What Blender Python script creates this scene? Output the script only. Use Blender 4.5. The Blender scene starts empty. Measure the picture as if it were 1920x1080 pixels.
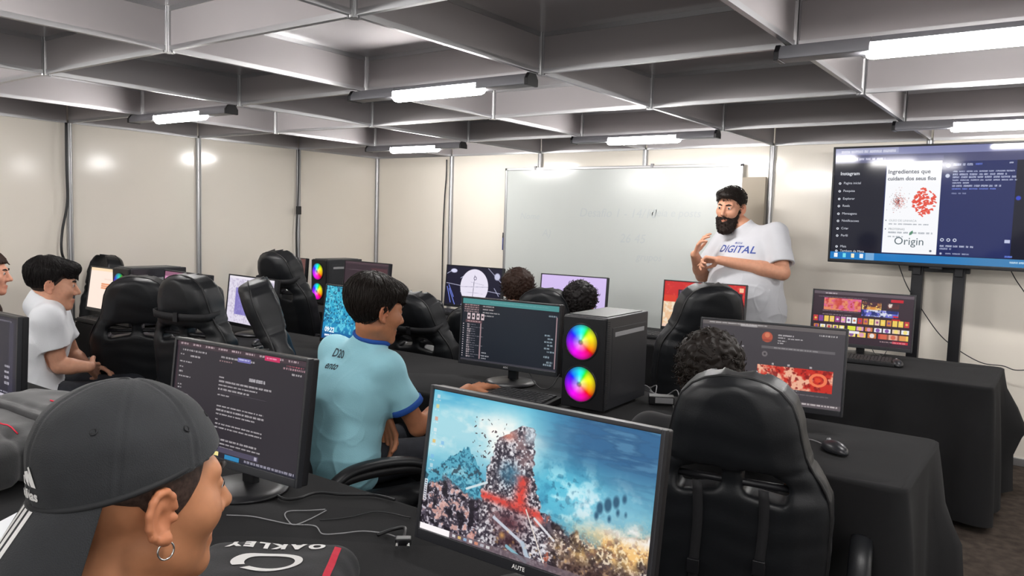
import bpy, math, random
import numpy as np
from mathutils import Vector, Matrix, Euler

PI = math.pi
scene = bpy.context.scene
COL = scene.collection
RNG = np.random.default_rng(7)
random.seed(7)

# ------------------------------------------------------------------ materials
def s2l(c):
    return tuple(((v / 255.0) / 12.92) if v / 255.0 <= 0.04045 else (((v / 255.0) + 0.055) / 1.055) ** 2.4 for v in c)

def mat(name, color, rough=0.5, metal=0.0, spec=0.5, noise=None, bump=None, sheen=0.0, coat=0.0, attr=None, emit=None, sss=0.0):
    """principled material with optional noise colour variation (scale, amount) and bump (scale, strength)"""
    m = bpy.data.materials.new(name)
    m.use_nodes = True
    nt = m.node_tree
    b = nt.nodes['Principled BSDF']
    b.inputs['Base Color'].default_value = (*color, 1)
    b.inputs['Roughness'].default_value = rough
    b.inputs['Metallic'].default_value = metal
    b.inputs['Specular IOR Level'].default_value = spec
    if sheen:
        b.inputs['Sheen Weight'].default_value = sheen
    if coat:
        b.inputs['Coat Weight'].default_value = coat
        b.inputs['Coat Roughness'].default_value = 0.12
    if sss:
        b.inputs['Subsurface Weight'].default_value = sss
        b.inputs['Subsurface Radius'].default_value = (0.01, 0.004, 0.002)
        b.inputs['Subsurface Scale'].default_value = 0.5
    src = None
    if attr:
        a = nt.nodes.new('ShaderNodeAttribute'); a.attribute_name = attr
        nt.links.new(a.outputs['Color'], b.inputs['Base Color'])
        src = a.outputs['Color']
    if noise or bump:
        tc = nt.nodes.new('ShaderNodeTexCoord')
    if noise:
        n = nt.nodes.new('ShaderNodeTexNoise')
        n.inputs['Scale'].default_value = noise[0]; n.inputs['Detail'].default_value = 5
        nt.links.new(tc.outputs['Object'], n.inputs['Vector'])
        r = nt.nodes.new('ShaderNodeMapRange')
        r.inputs['From Min'].default_value = 0.3; r.inputs['From Max'].default_value = 0.7
        r.inputs['To Min'].default_value = 1 - noise[1]; r.inputs['To Max'].default_value = 1 + noise[1]
        nt.links.new(n.outputs['Fac'], r.inputs['Value'])
        mx = nt.nodes.new('ShaderNodeVectorMath'); mx.operation = 'MULTIPLY'
        if src is not None:
            nt.links.new(src, mx.inputs[0])
        else:
            mx.inputs[0].default_value = color
        nt.links.new(r.outputs['Result'], mx.inputs[1])
        nt.links.new(mx.outputs['Vector'], b.inputs['Base Color'])
    if bump:
        n2 = nt.nodes.new('ShaderNodeTexNoise')
        n2.inputs['Scale'].default_value = bump[0]; n2.inputs['Detail'].default_value = 4
        nt.links.new(tc.outputs['Object'], n2.inputs['Vector'])
        bp = nt.nodes.new('ShaderNodeBump')
        bp.inputs['Strength'].default_value = bump[1]; bp.inputs['Distance'].default_value = 0.01
        nt.links.new(n2.outputs['Fac'], bp.inputs['Height'])
        nt.links.new(bp.outputs['Normal'], b.inputs['Normal'])
    if emit:
        b.inputs['Emission Color'].default_value = (*emit[0], 1)
        b.inputs['Emission Strength'].default_value = emit[1]
    return m

def emit_attr(name, strength):
    m = bpy.data.materials.new(name); m.use_nodes = True
    nt = m.node_tree; b = nt.nodes['Principled BSDF']
    b.inputs['Base Color'].default_value = (0.01, 0.01, 0.012, 1)
    b.inputs['Roughness'].default_value = 0.35
    b.inputs['Specular IOR Level'].default_value = 0.25
    a = nt.nodes.new('ShaderNodeAttribute'); a.attribute_name = 'paint'
    nt.links.new(a.outputs['Color'], b.inputs['Emission Color'])
    b.inputs['Emission Strength'].default_value = strength
    return m

# ------------------------------------------------------------------ object helpers
def link(o, parent=None):
    COL.objects.link(o)
    if parent is not None:
        o.parent = parent
    return o

def mesh_obj(name, verts, faces, material, parent=None, smooth=False, bevel=0.0, seg=2, auto=None):
    me = bpy.data.meshes.new(name)
    me.from_pydata([tuple(map(float, v)) for v in verts], [], [tuple(map(int, f)) for f in faces])
    me.update()
    if material is not None:
        me.materials.append(material)
    if smooth:
        me.polygons.foreach_set('use_smooth', [True] * len(me.polygons))
    o = bpy.data.objects.new(name, me)
    link(o, parent)
    if bevel:
        md = o.modifiers.new('soft_edge', 'BEVEL'); md.width = bevel; md.segments = seg
        md.limit_method = 'ANGLE'; md.angle_limit = math.radians(35)
        me.polygons.foreach_set('use_smooth', [True] * len(me.polygons))
        wn = o.modifiers.new('normals', 'WEIGHTED_NORMAL'); wn.keep_sharp = True
    return o

def thing(name, label, cat, loc=(0, 0, 0), rz=0.0, group=None, rot=None):
    o = bpy.data.objects.new(name, None)
    o.empty_display_size = 0.1
    link(o)
    o.location = loc
    o.rotation_euler = rot if rot is not None else (0, 0, rz)
    o['label'] = label; o['category'] = cat
    if group: o['group'] = group
    return o

def tag(o, label, cat, group=None):
    o['label'] = label; o['category'] = cat
    if group: o['group'] = group
    return o

def struct(o):
    o['kind'] = 'structure'
    return o

def copy_tree(o, parent=None):
    c = o.copy(); COL.objects.link(c)
    if parent is not None:
        c.parent = parent
    for ch in list(o.children):
        copy_tree(ch, c)
    return c

class MB:
    """collects simple shapes into one mesh"""
    def __init__(s):
        s.v = []; s.f = []
    def add(s, vs, fs):
        b = len(s.v); s.v += [tuple(map(float, v)) for v in vs]; s.f += [tuple(int(i) + b for i in f) for f in fs]
        return s
    def box(s, c, size, M=None):
        hx, hy, hz = size[0] / 2, size[1] / 2, size[2] / 2
        vs = [Vector((sx * hx, sy * hy, sz * hz)) for sz in (-1, 1) for sx, sy in ((-1, -1), (1, -1), (1, 1), (-1, 1))]
        if M is not None: vs = [M @ v for v in vs]
        vs = [v + Vector(c) for v in vs]
        return s.add(vs, [(3, 2, 1, 0), (4, 5, 6, 7), (0, 1, 5, 4), (1, 2, 6, 5), (2, 3, 7, 6), (3, 0, 4, 7)])
    def box2(s, lo, hi):
        return s.box([(a + b) / 2 for a, b in zip(lo, hi)], [b - a for a, b in zip(lo, hi)])
    def cyl(s, p0, p1, r0, r1=None, n=16, cap=True):
        return s.tube([p0, p1], [r0, r0 if r1 is None else r1], n, cap)
    def tube(s, pts, r, n=8, cap=True, closed=False, flat=None):
        pts = [Vector(p) for p in pts]; m = len(pts)
        rs = r if isinstance(r, (list, tuple, np.ndarray)) else [r] * m
        rings = []; prev = None
        for i, p in enumerate(pts):
            if closed: t = pts[(i + 1) % m] - pts[i - 1]
            else: t = pts[min(i + 1, m - 1)] - pts[max(i - 1, 0)]
            if t.length < 1e-9: t = Vector((0, 0, 1))
            t.normalize()
            if prev is None:
                a = Vector((0, 0, 1)) if abs(t.z) < 0.9 else Vector((1, 0, 0))
                nx = t.cross(a).normalized()
            else:
                nx = prev - t * prev.dot(t)
                nx = nx.normalized() if nx.length > 1e-6 else prev
            prev = nx; ny = t.cross(nx)
            ra = rs[i]; rb = ra * (flat if flat else 1)
            rings.append([p + nx * (ra * math.cos(2 * PI * k / n)) + ny * (rb * math.sin(2 * PI * k / n)) for k in range(n)])
        vs = [v for rg in rings for v in rg]; fs = []
        M = m if closed else m - 1
        for i in range(M):
            j = (i + 1) % m
            for k in range(n):
                k2 = (k + 1) % n
                fs.append((i * n + k, i * n + k2, j * n + k2, j * n + k))
        if cap and not closed:
            fs.append(tuple(reversed(range(n)))); fs.append(tuple((m - 1) * n + k for k in range(n)))
        return s.add(vs, fs)
    def lathe(s, prof, c=(0, 0, 0), n=32):
        c = Vector(c); vs = []; fs = []
        for r, z in prof:
            vs += [c + Vector((r * math.cos(2 * PI * k / n), r * math.sin(2 * PI * k / n), z)) for k in range(n)]
        for i in range(len(prof) - 1):
            for k in range(n):
                k2 = (k + 1) % n
                fs.append((i * n + k, i * n + k2, (i + 1) * n + k2, (i + 1) * n + k))
        fs.append(tuple(reversed(range(n)))); fs.append(tuple((len(prof) - 1) * n + k for k in range(n)))
        return s.add(vs, fs)
    def prism(s, poly, lo, hi, axis='z'):
        n = len(poly)
        def pt(a, b, h):
            return (a, b, h) if axis == 'z' else ((a, h, b) if axis == 'y' else (h, a, b))
        vs = [pt(a, b, lo) for a, b in poly] + [pt(a, b, hi) for a, b in poly]
        fs = [tuple(reversed(range(n))), tuple(range(n, 2 * n))] + [(i, (i + 1) % n, n + (i + 1) % n, n + i) for i in range(n)]
        return s.add(vs, fs)
    def obj(s, name, material, parent=None, smooth=False, bevel=0.0, seg=2):
        return mesh_obj(name, s.v, s.f, material, parent, smooth, bevel, seg)

def spline(pts, n=10):
    """Catmull-Rom through the points"""
    P = [Vector(p) for p in pts]; out = []
    for i in range(len(P) - 1):
        p0 = P[max(i - 1, 0)]; p1 = P[i]; p2 = P[i + 1]; p3 = P[min(i + 2, len(P) - 1)]
        for k in range(n):
            t = k / n
            out.append(0.5 * ((2 * p1) + (p2 - p0) * t + (2 * p0 - 5 * p1 + 4 * p2 - p3) * t * t + (3 * p1 - p0 - 3 * p2 + p3) * t ** 3))
    out.append(P[-1]); return out

def text_mesh(txt, size=1.0, bold=0.0, extrude=0.0, align='CENTER', spacing=1.0, shear=0.0, xscale=1.0, res=3):
    cu = bpy.data.curves.new('lettering', 'FONT'); cu.body = txt; cu.size = size
    cu.align_x = align; cu.align_y = 'CENTER'; cu.extrude = extrude; cu.offset = bold; cu.space_character = spacing
    cu.shear = shear; cu.resolution_u = res
    o = bpy.data.objects.new('lettering', cu); COL.objects.link(o)
    dg = bpy.context.evaluated_depsgraph_get()
    me = bpy.data.meshes.new_from_object(o.evaluated_get(dg))
    vs = [(v.co.x * xscale, v.co.y, v.co.z) for v in me.vertices]; fs = [tuple(p.vertices) for p in me.polygons]
    bpy.data.objects.remove(o); bpy.data.curves.remove(cu); bpy.data.meshes.remove(me)
    return vs, fs

# ------------------------------------------------------------------ implicit surfaces (numpy)
def smin(a, b, k):
    h = np.maximum(k - np.abs(a - b), 0) / k
    return np.minimum(a, b) - h * h * k * 0.25

def smax(a, b, k):
    return -smin(-a, -b, k)

def ln(v):
    return np.sqrt((v * v).sum(-1))

def cap(P, a, b, ra, rb=None):
    a = np.asarray(a, np.float32); b = np.asarray(b, np.float32)
    rb = ra if rb is None else rb
    ab = b - a; pa = P - a
    h = np.clip((pa @ ab) / max(float(ab @ ab), 1e-12), 0, 1)
    return ln(pa - h[:, None] * ab) - (ra + (rb - ra) * h)

def sph(P, c, r):
    return ln(P - np.asarray(c, np.float32)) - r

def ell(P, c, r, R=None):
    q = P - np.asarray(c, np.float32)
    if R is not None: q = q @ np.asarray(R, np.float32)
    r = np.asarray(r, np.float32)
    k0 = ln(q / r); k1 = ln(q / (r * r))
    return k0 * (k0 - 1.0) / np.maximum(k1, 1e-6)

def rbox(P, c, half, r, R=None):
    q = P - np.asarray(c, np.float32)
    if R is not None: q = q @ np.asarray(R, np.float32)
    q = np.abs(q) - (np.asarray(half, np.float32) - r)
    return ln(np.maximum(q, 0)) + np.minimum(q.max(-1), 0) - r

def wob(P, f, ph=0.0):
    """cheap smooth pseudo noise in about -1..1"""
    x, y, z = P[:, 0] * f, P[:, 1] * f, P[:, 2] * f
    return (np.sin(x * 1.3 + 1.7 * np.sin(y * 0.9 + ph) + ph) + np.sin(y * 1.7 + 1.3 * np.sin(z * 1.1 - ph) + 2.1) + np.sin(z * 1.5 + 1.5 * np.sin(x * 0.8 + ph) + 4.2 + ph)) / 3

def surf(fn, lo, hi, h, newton=2, slack=0.01, block=8):
    """surface nets of fn(P)<0, evaluated only near the surface"""
    lo = np.asarray(lo, np.float32); hi = np.asarray(hi, np.float32)
    nb = np.ceil((hi - lo) / (h * block)).astype(int) + 1
    n = nb * block
    ci = np.stack(np.meshgrid(*[np.arange(k) for k in nb], indexing='ij'), -1).reshape(-1, 3)
    cc = lo + (ci * block + (block - 1) / 2).astype(np.float32) * h
    dc = np.concatenate([fn(c) for c in np.array_split(cc, max(1, len(cc) // 200000))]).astype(np.float32)
    D = np.repeat(np.repeat(np.repeat(dc.reshape(nb), block, 0), block, 1), block, 2)
    act = ci[np.abs(dc) < h * block * 0.9 * 1.15 + slack]
    off = np.stack(np.meshgrid(*[np.arange(block)] * 3, indexing='ij'), -1).reshape(-1, 3)
    for ch in np.array_split(act, max(1, len(act) * block ** 3 // 400000)):
        if not len(ch): continue
        idx = (ch[:, None, :] * block + off[None]).reshape(-1, 3)
        D[idx[:, 0], idx[:, 1], idx[:, 2]] = fn(lo + idx.astype(np.float32) * h)
    S = D < 0
    cnt = np.zeros(np.array(S.shape) - 1, np.uint8)
    for i in (0, 1):
        for j in (0, 1):
            for k in (0, 1):
                cnt += S[i:S.shape[0] - 1 + i, j:S.shape[1] - 1 + j, k:S.shape[2] - 1 + k]
    cells = np.argwhere((cnt > 0) & (cnt < 8))
    vid = -np.ones(cnt.shape, np.int32); vid[cells[:, 0], cells[:, 1], cells[:, 2]] = np.arange(len(cells))
    cor = [np.array((i, j, k)) for i in (0, 1) for j in (0, 1) for k in (0, 1)]
    val = [D[tuple((cells + c).T)] for c in cor]
    acc = np.zeros((len(cells), 3), np.float32); num = np.zeros(len(cells), np.float32)
    for a in range(8):
        for b in range(a + 1, 8):
            if np.abs(cor[a] - cor[b]).sum() != 1: continue
            va, vb = val[a], val[b]; m = (va < 0) != (vb < 0)
            t = np.where(m, va / np.where(m, va - vb, 1), 0)
            acc += np.where(m[:, None], cor[a] + t[:, None] * (cor[b] - cor[a]), 0); num += m
    V = lo + (cells + acc / num[:, None]) * h
    F = []
    for ax in range(3):
        sl0 = [slice(None)] * 3; sl1 = [slice(None)] * 3
        sl0[ax] = slice(0, -1); sl1[ax] = slice(1, None)
        ch = S[tuple(sl0)] != S[tuple(sl1)]
        e = np.argwhere(ch)
        b, c = [(1, 2), (2, 0), (0, 1)][ax]
        ok = (e[:, b] > 0) & (e[:, c] > 0) & (e[:, b] < cnt.shape[b]) & (e[:, c] < cnt.shape[c]) & (e[:, ax] < cnt.shape[ax])
        e = e[ok]
        q = []
        for db, dcc in ((1, 1), (0, 1), (0, 0), (1, 0)):
            ee = e.copy(); ee[:, b] -= db; ee[:, c] -= dcc
            q.append(vid[ee[:, 0], ee[:, 1], ee[:, 2]])
        q = np.stack(q, 1)
        neg = S[e[:, 0], e[:, 1], e[:, 2]]
        q = np.where(neg[:, None], q[:, ::-1], q)
        F.append(q[(q >= 0).all(1)][:, ::-1])
    F = np.concatenate(F)
    V = V.astype(np.float32)
    for _ in range(newton):
        d = fn(V); e = h * 0.25
        g = np.stack([fn(V + np.eye(3, dtype=np.float32)[i] * e) - d for i in range(3)], 1) / e
        st = np.clip(d / np.maximum((g * g).sum(1), 0.2), -h, h)
        V = V - st[:, None] * g
    return V, F

def np_obj(name, V, F, material, parent=None, smooth=True, colors=None):
    me = bpy.data.meshes.new(name)
    F = np.asarray(F, np.int32); V = np.asarray(V, np.float32)
    k = F.shape[1]
    me.vertices.add(len(V)); me.vertices.foreach_set('co', V.ravel())
    me.loops.add(F.size); me.loops.foreach_set('vertex_index', F.ravel())
    me.polygons.add(len(F)); me.polygons.foreach_set('loop_start', np.arange(0, F.size, k, dtype=np.int32))
    me.polygons.foreach_set('loop_total', np.full(len(F), k, np.int32))
    me.update(calc_edges=True); me.validate()
    if smooth: me.polygons.foreach_set('use_smooth', np.ones(len(me.polygons), bool))
    if material is not None: me.materials.append(material)
    if colors is not None:
        a = me.color_attributes.new('paint', 'FLOAT_COLOR', 'POINT')
        c = np.ones((len(V), 4), np.float32); c[:, :3] = colors
        a.data.foreach_set('color', c.ravel())
    o = bpy.data.objects.new(name, me)
    return link(o, parent)

def rotm(yaw=0.0, pitch=0.0, roll=0.0):
    """columns = right, forward, up of a frame turned by yaw (left +), pitch (up +), roll"""
    return np.array(Matrix.Rotation(yaw, 3, 'Z') @ Matrix.Rotation(pitch, 3, 'X') @ Matrix.Rotation(roll, 3, 'Y'), np.float32)
EXPO = 2.3
# ------------------------------------------------------------------ shared materials
M = {}
M['wall'] = mat('white_laminate', s2l((246, 239, 227)), 0.13, spec=0.45, noise=(0.7, 0.03))
M['coffer'] = mat('shaded_white_laminate', s2l((174, 169, 170)), 0.3, spec=0.4, noise=(1.3, 0.05))  # white laminate like the walls, grey of grazing light put into its colour
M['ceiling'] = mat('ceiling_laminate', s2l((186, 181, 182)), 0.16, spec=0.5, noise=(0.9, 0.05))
M['alu'] = mat('brushed_aluminium', (0.50, 0.50, 0.51), 0.38, metal=0.9)
M['floor'] = mat('grey_brown_carpet', s2l((74, 66, 60)), 0.95, spec=0.1, noise=(18, 0.35), bump=(220, 0.4))
M['cloth'] = mat('black_tablecloth', (0.019, 0.019, 0.020), 0.95, spec=0.08, sheen=0.04, noise=(4, 0.12), bump=(600, 0.15))
M['pu'] = mat('black_faux_leather', (0.009, 0.010, 0.012), 0.42, spec=0.38, bump=(260, 0.06))
M['pu_grey'] = mat('grey_faux_leather', (0.05, 0.053, 0.055), 0.42, spec=0.4, bump=(260, 0.06))
M['piping'] = mat('black_piping', (0.005, 0.005, 0.006), 0.5)
M['black'] = mat('black_plastic', (0.010, 0.010, 0.012), 0.38, spec=0.4)
M['matte'] = mat('matte_black_plastic', (0.016, 0.016, 0.018), 0.65, spec=0.3)
M['case'] = mat('black_powder_coat', (0.020, 0.021, 0.025), 0.33, spec=0.5)
M['greyplastic'] = mat('grey_plastic', (0.28, 0.28, 0.29), 0.45)
M['chrome'] = mat('chrome', (0.8, 0.8, 0.82), 0.15, metal=1.0)
M['steel'] = mat('black_steel', (0.015, 0.015, 0.018), 0.4, metal=0.3)
M['board'] = mat('whiteboard_enamel', s2l((206, 211, 208)), 0.2, spec=0.5, noise=(1.1, 0.025))
M['white'] = mat('white_paint', (0.8, 0.8, 0.8), 0.5)
M['paper'] = mat('white_paper', (0.85, 0.87, 0.9), 0.8)
M['card'] = mat('kraft_cardboard', s2l((170, 160, 145)), 0.8, noise=(3, 0.05))
M['wire'] = mat('black_cable', (0.012, 0.012, 0.014), 0.4, spec=0.5)
M['lampbody'] = mat('grey_lamp_housing', (0.20, 0.20, 0.22), 0.4, metal=0.3)
M['tube'] = mat('lit_tube', (1, 1, 1), 0.4, emit=((1.0, 0.975, 0.95), 24.0))
M['wood'] = mat('table_top_board', (0.3, 0.26, 0.2), 0.6)
M['marker'] = mat('faint_marker_trace', s2l((190, 197, 198)), 0.35)
M['blueplastic'] = mat('blue_plastic', s2l((30, 50, 130)), 0.4)
M['red'] = mat('red_fabric', s2l((215, 25, 60)), 0.7)
M['greyfab'] = mat('charcoal_fabric', (0.035, 0.036, 0.037), 0.85, sheen=0.3, noise=(30, 0.2), bump=(400, 0.2))
M['bagfab'] = mat('black_bag_fabric', (0.012, 0.012, 0.014), 0.75, sheen=0.1, bump=(500, 0.2))
M['whiteprint'] = mat('white_print', (0.85, 0.84, 0.82), 0.7)

H = 1.998          # underside of the ceiling grid
HC = 2.16          # ceiling panels above the grid
XR, YF = 9.0, -8.0

# ------------------------------------------------------------------ camera
cam_d = bpy.data.cameras.new('camera')
cam_d.sensor_width = 36; cam_d.lens = 1455.61 / 1920 * 36; cam_d.clip_start = 0.05
cam = bpy.data.objects.new('camera', cam_d); COL.objects.link(cam)
R_ = Vector((0.80963932, 0.58617074, 0.02979999)); U_ = Vector((-0.07356991, 0.05098295, 0.99598605)); F_ = Vector((-0.58229859, 0.80858185, -0.08440233))
CP = Vector((5.79313461, -5.64037761, 1.40))
mw = Matrix((R_, U_, -F_)).transposed().to_4x4(); mw.translation = CP
cam.matrix_world = mw
scene.camera = cam

# ------------------------------------------------------------------ room shell
def slab(name, lo, hi, m):
    return struct(MB().box2(lo, hi).obj(name, m))

slab('floor', (-0.1, YF - 0.1, -0.1), (XR + 0.1, 0.1, 0.0), M['floor'])
slab('ceiling', (-0.1, YF - 0.1, HC), (XR + 0.1, 0.1, HC + 0.05), M['ceiling'])
wl = slab('wall_left', (-0.06, YF - 0.06, 0), (0.0, 0.06, HC), M['wall'])
wb = slab('wall_back', (0.0, 0.0, 0), (XR, 0.06, HC), M['wall'])

def post_mb(x, y, z0, z1, r=0.021):
    """eight-sided slotted exhibition post"""
    b = MB(); poly = []
    for k in range(8):
        for d, rr in ((-0.30, r), (-0.12, r), (-0.10, r * 0.72), (0.10, r * 0.72), (0.12, r), (0.30, r)):
            a = 2 * PI * k / 8 + d
            poly.append((x + rr * math.cos(a), y + rr * math.sin(a)))
    b.prism(poly, z0, z1)
    return b

# wall posts (structure)
for i in range(0, 9):
    post_mb(i if i else 0.012, -0.012, 0, H).obj('trim_post_back', M['alu'])['kind'] = 'structure'
for j in range(1, 8):
    post_mb(0.012, -j, 0, H).obj('trim_post_left', M['alu'])['kind'] = 'structure'
struct(MB().box2((0.02, -0.018, 0.0), (XR, 0.0, 0.05)).obj('baseboard_back', M['alu'], bevel=0.003))
struct(MB().box2((0.0, YF, 0.0), (0.018, -0.02, 0.05)).obj('baseboard_left', M['alu'], bevel=0.003))

# ceiling grid: fascia panels with aluminium edge profiles, one structure object per run, posts at crossings
def beam(axis, k, a0, a1):
    z0, z1 = H, HC
    p = MB(); e = MB()
    n = int(round(a1 - a0))
    for i in range(n):
        s0, s1 = a0 + i + 0.018, a0 + i + 1 - 0.018
        if axis == 'x':
            p.box2((s0, k - 0.004, z0 + 0.012), (s1, k + 0.004, z1))
            for zz in ((z0, z0 + 0.018), (z1 - 0.018, z1)):
                e.box2((s0, k - 0.009, zz[0]), (s1, k + 0.009, zz[1]))
        else:
            p.box2((k - 0.004, s0, z0 + 0.012), (k + 0.004, s1, z1))
            for zz in ((z0, z0 + 0.018), (z1 - 0.018, z1)):
                e.box2((k - 0.009, s0, zz[0]), (k + 0.009, s1, zz[1]))
    o = struct(p.obj('ceiling_beam', M['coffer']))
    q = e.obj('edge_profile', M['alu'], o)
    return o

for j in range(0, 9):
    beam('x', -j if j else -0.02, 0, 9)
for i in range(0, 10):
    beam('y', i if 0 < i < 9 else (0.02 if i == 0 else 8.98), -8, 0)
for i in range(1, 9):
    for j in range(1, 8):
        post_mb(i, -j, H - 0.006, HC).obj('trim_grid_post', M['alu'])['kind'] = 'structure'

# black bolt heads beside the grid posts
for i in range(1, 6):
    b = MB()
    for j in range(1, 5):
        for zz in (H + 0.035, HC - 0.025):
            b.cyl((i - 0.045, -j - 0.012, zz), (i - 0.045, -j + 0.012, zz), 0.005, n=10)
    struct(b.obj('trim_bolts', M['black']))

# ------------------------------------------------------------------ lamps
def make_lamp():
    t = thing('ceiling_lamp', 'x', 'lamp')
    b = MB()
    prof = [(-0.036, 0.0), (-0.036, 0.022), (-0.02, 0.045), (0.02, 0.045), (0.036, 0.022), (0.036, 0.0)]
    b.prism(prof, 0.02, 0.30, 'x'); b.prism(prof, 0.78, 1.03, 'x')
    b.prism([(-0.03, 0.026), (-0.02, 0.045), (0.02, 0.045), (0.03, 0.026)], 0.30, 0.78, 'x')
    b.obj('lamp_housing', M['lampbody'], t, bevel=0.003)
    for x in (0.012, 1.03):
        MB().prism([(-0.039, -0.003), (-0.039, 0.024), (-0.022, 0.048), (0.022, 0.048), (0.039, 0.024), (0.039, -0.003)], x, x + 0.016, 'x').obj('end_cap', M['black'], t, bevel=0.002)
    MB().tube([(0.285, 0, 0.002), (0.30, 0, 0.004), (0.78, 0, 0.004), (0.795, 0, 0.002)], [0.018, 0.024, 0.024, 0.018], 14).obj('lamp_tube', M['tube'], t, smooth=True)
    return t

lamp0 = make_lamp()
lamp_labels = {
    (1, -1): 'slim ceiling strip light nearest the back left corner of the room',
    (3, -1): 'slim ceiling strip light hanging above the whiteboard',
    (5, -1): 'slim ceiling strip light hanging just above the television',
    (1, -3): 'slim ceiling strip light close to the left wall, above the boy in white',
    (3, -3): 'large slim ceiling strip light over the middle of the room',
    (5, -3): 'long bright strip light in the upper right corner of the photo',
}
first = True
for yy in (-1, -3, -5, -7):
    for xx in (1, 3, 5, 7):
        o = lamp0 if first else copy_tree(lamp0)
        first = False
        o.location = (xx - 0.05, yy - 0.045, H - 0.05)
        o['label'] = lamp_labels.get((xx, yy), 'slim ceiling strip light outside the photo')
        o['group'] = 'ceiling strip lights' if (xx, yy) in lamp_labels else 'ceiling strip lights outside the photo'

# ------------------------------------------------------------------ cables on the posts
def cable(name, pts, r, label, n=8, m=None):
    o = MB().tube(spline(pts, n), r, 8).obj(name, m or M['wire'], smooth=True)
    return tag(o, label, 'cable')

cable('power_cable', [(0.045, -3.03, H), (0.05, -3.035, 1.7), (0.042, -3.03, 1.45), (0.05, -3.07, 1.25), (0.055, -3.08, 1.1), (0.045, -3.04, 0.95), (0.05, -3.04, 0.5), (0.05, -3.02, 0.03)], 0.009,
      'thick black cable running down the leftmost wall post')
t = cable('power_cable', [(0.05, -1.03, H), (0.05, -1.03, 1.7), (0.05, -1.035, 1.5), (0.05, -1.05, 1.2), (0.05, -1.03, 0.8), (0.05, -1.03, 0.03)], 0.007,
      'thin black cable with an inline switch on the second wall post from the corner')
MB().box((0.062, -1.035, 1.45), (0.024, 0.045, 0.075)).obj('inline_switch', M['black'], t, bevel=0.004)
cable('power_cable', [(0.955, -0.035, H - 0.03), (0.95, -0.03, 1.8), (0.935, -0.03, 1.6), (0.925, -0.03, 1.2), (0.93, -0.03, 0.6), (0.94, -0.03, 0.03)], 0.006,
      'thin dark cable beside the first back wall post from the corner')
lc = [((3, -3), 3.0), ((5, -3), 5.0), ((3, -1), 3.0), ((5, -1), 5.0)]
for (xx, yy), _ in lc:
    cable('lamp_cable', [(xx - 0.01, yy - 0.035, H + 0.002), (xx - 0.045, yy - 0.035, H + 0.05), (xx - 0.04, yy - 0.03, HC - 0.03), (xx - 0.02, yy - 0.03, HC - 0.001)], 0.005,
          {(3, -3): 'short black cable above the left end of the middle strip light', (5, -3): 'short black cable above the upper right corner strip light',
           (3, -1): 'short black cable above the strip light over the whiteboard', (5, -1): 'short black cable above the strip light over the television'}[(xx, yy)])

# ------------------------------------------------------------------ whiteboard, cardboard, television
t = thing('whiteboard', 'large white marker board with thin aluminium frame behind the bearded man', 'whiteboard', (2.735, -0.045, 1.215))
W2, H2 = 1.057, 0.645
MB().box((0, 0, 0), (2 * W2, 0.014, 2 * H2)).obj('board_panel', M['board'], t)
fr = MB()
for s in (-1, 1):
    fr.box((s * (W2 + 0.004), -0.004, 0), (0.022, 0.026, 2 * H2 + 0.03)); fr.box((0, -0.004, s * (H2 + 0.004)), (2 * W2 + 0.03, 0.026, 0.022))
fr.obj('board_frame', M['alu'], t, bevel=0.003)
lt = MB()
for txt, x, z, sz in (('Desafio 1 - 14/10', 0.05, 0.28, 0.10), ('ideia e posts', 0.55, 0.29, 0.085), ('26 45', 0.20, 0.08, 0.10), ('A)', -0.62, 0.10, 0.09), ('grupos', 0.35, -0.06, 0.08), ('Nome', -0.8, 0.24, 0.08)):
    vs, fs = text_mesh(txt, sz, shear=0.2)
    lt.add([(x + v[0], -0.0078, z + v[1]) for v in vs], fs)
lt.obj('erased_writing', M['marker'], t)
for s in (-1, 1):
    MB().box((s * 0.55 - 0.2, -0.012, H2 + 0.012), (0.02, 0.02, 0.03)).obj('frame_clip', M['greyplastic'], t)
t = thing('marker_pen', 'blue marker pen hanging on the left frame of the whiteboard', 'marker', (1.655, -0.05, 1.22))
MB().cyl((0, 0, -0.07), (0, 0, 0.04), 0.009, n=12).obj('barrel', M['blueplastic'], t, smooth=True)
MB().cyl((0, 0, 0.04), (0, 0, 0.085), 0.010, 0.008, n=12).obj('pen_cap', M['black'], t, smooth=True)
tag(MB().box2((3.80, -0.06, 1.28), (3.975, -0.036, 1.775)).obj('cardboard_sheet', M['card']), 'beige brown panel sheet on the back wall behind the bearded man', 'panel')

tvm = thing('television', 'large flat television with a social media page on the screen, mounted on black stand', 'television', (5.125, -0.33, 1.575), rot=(math.radians(1.7), 0, math.radians(-3)))
TW, TH = 1.27, 0.74
MB().box((0, 0.03, 0), (TW, 0.045, TH)).obj('back_shell', M['black'], tvm, bevel=0.008)
bz = MB()
for s in (-1, 1):
    bz.box((s * (TW / 2 - 0.006), -0.002, 0), (0.012, 0.03, TH)); 
bz.box((0, -0.002, TH / 2 - 0.006), (TW, 0.03, 0.012)); bz.box((0, -0.002, -TH / 2 + 0.011), (TW, 0.03, 0.022))
bz.obj('bezel', M['black'], tvm, bevel=0.003)
MB().box((0, -0.012, -TH / 2 - 0.006), (0.07, 0.02, 0.014)).obj('sensor_bar', M['matte'], tvm, bevel=0.003)

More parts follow.
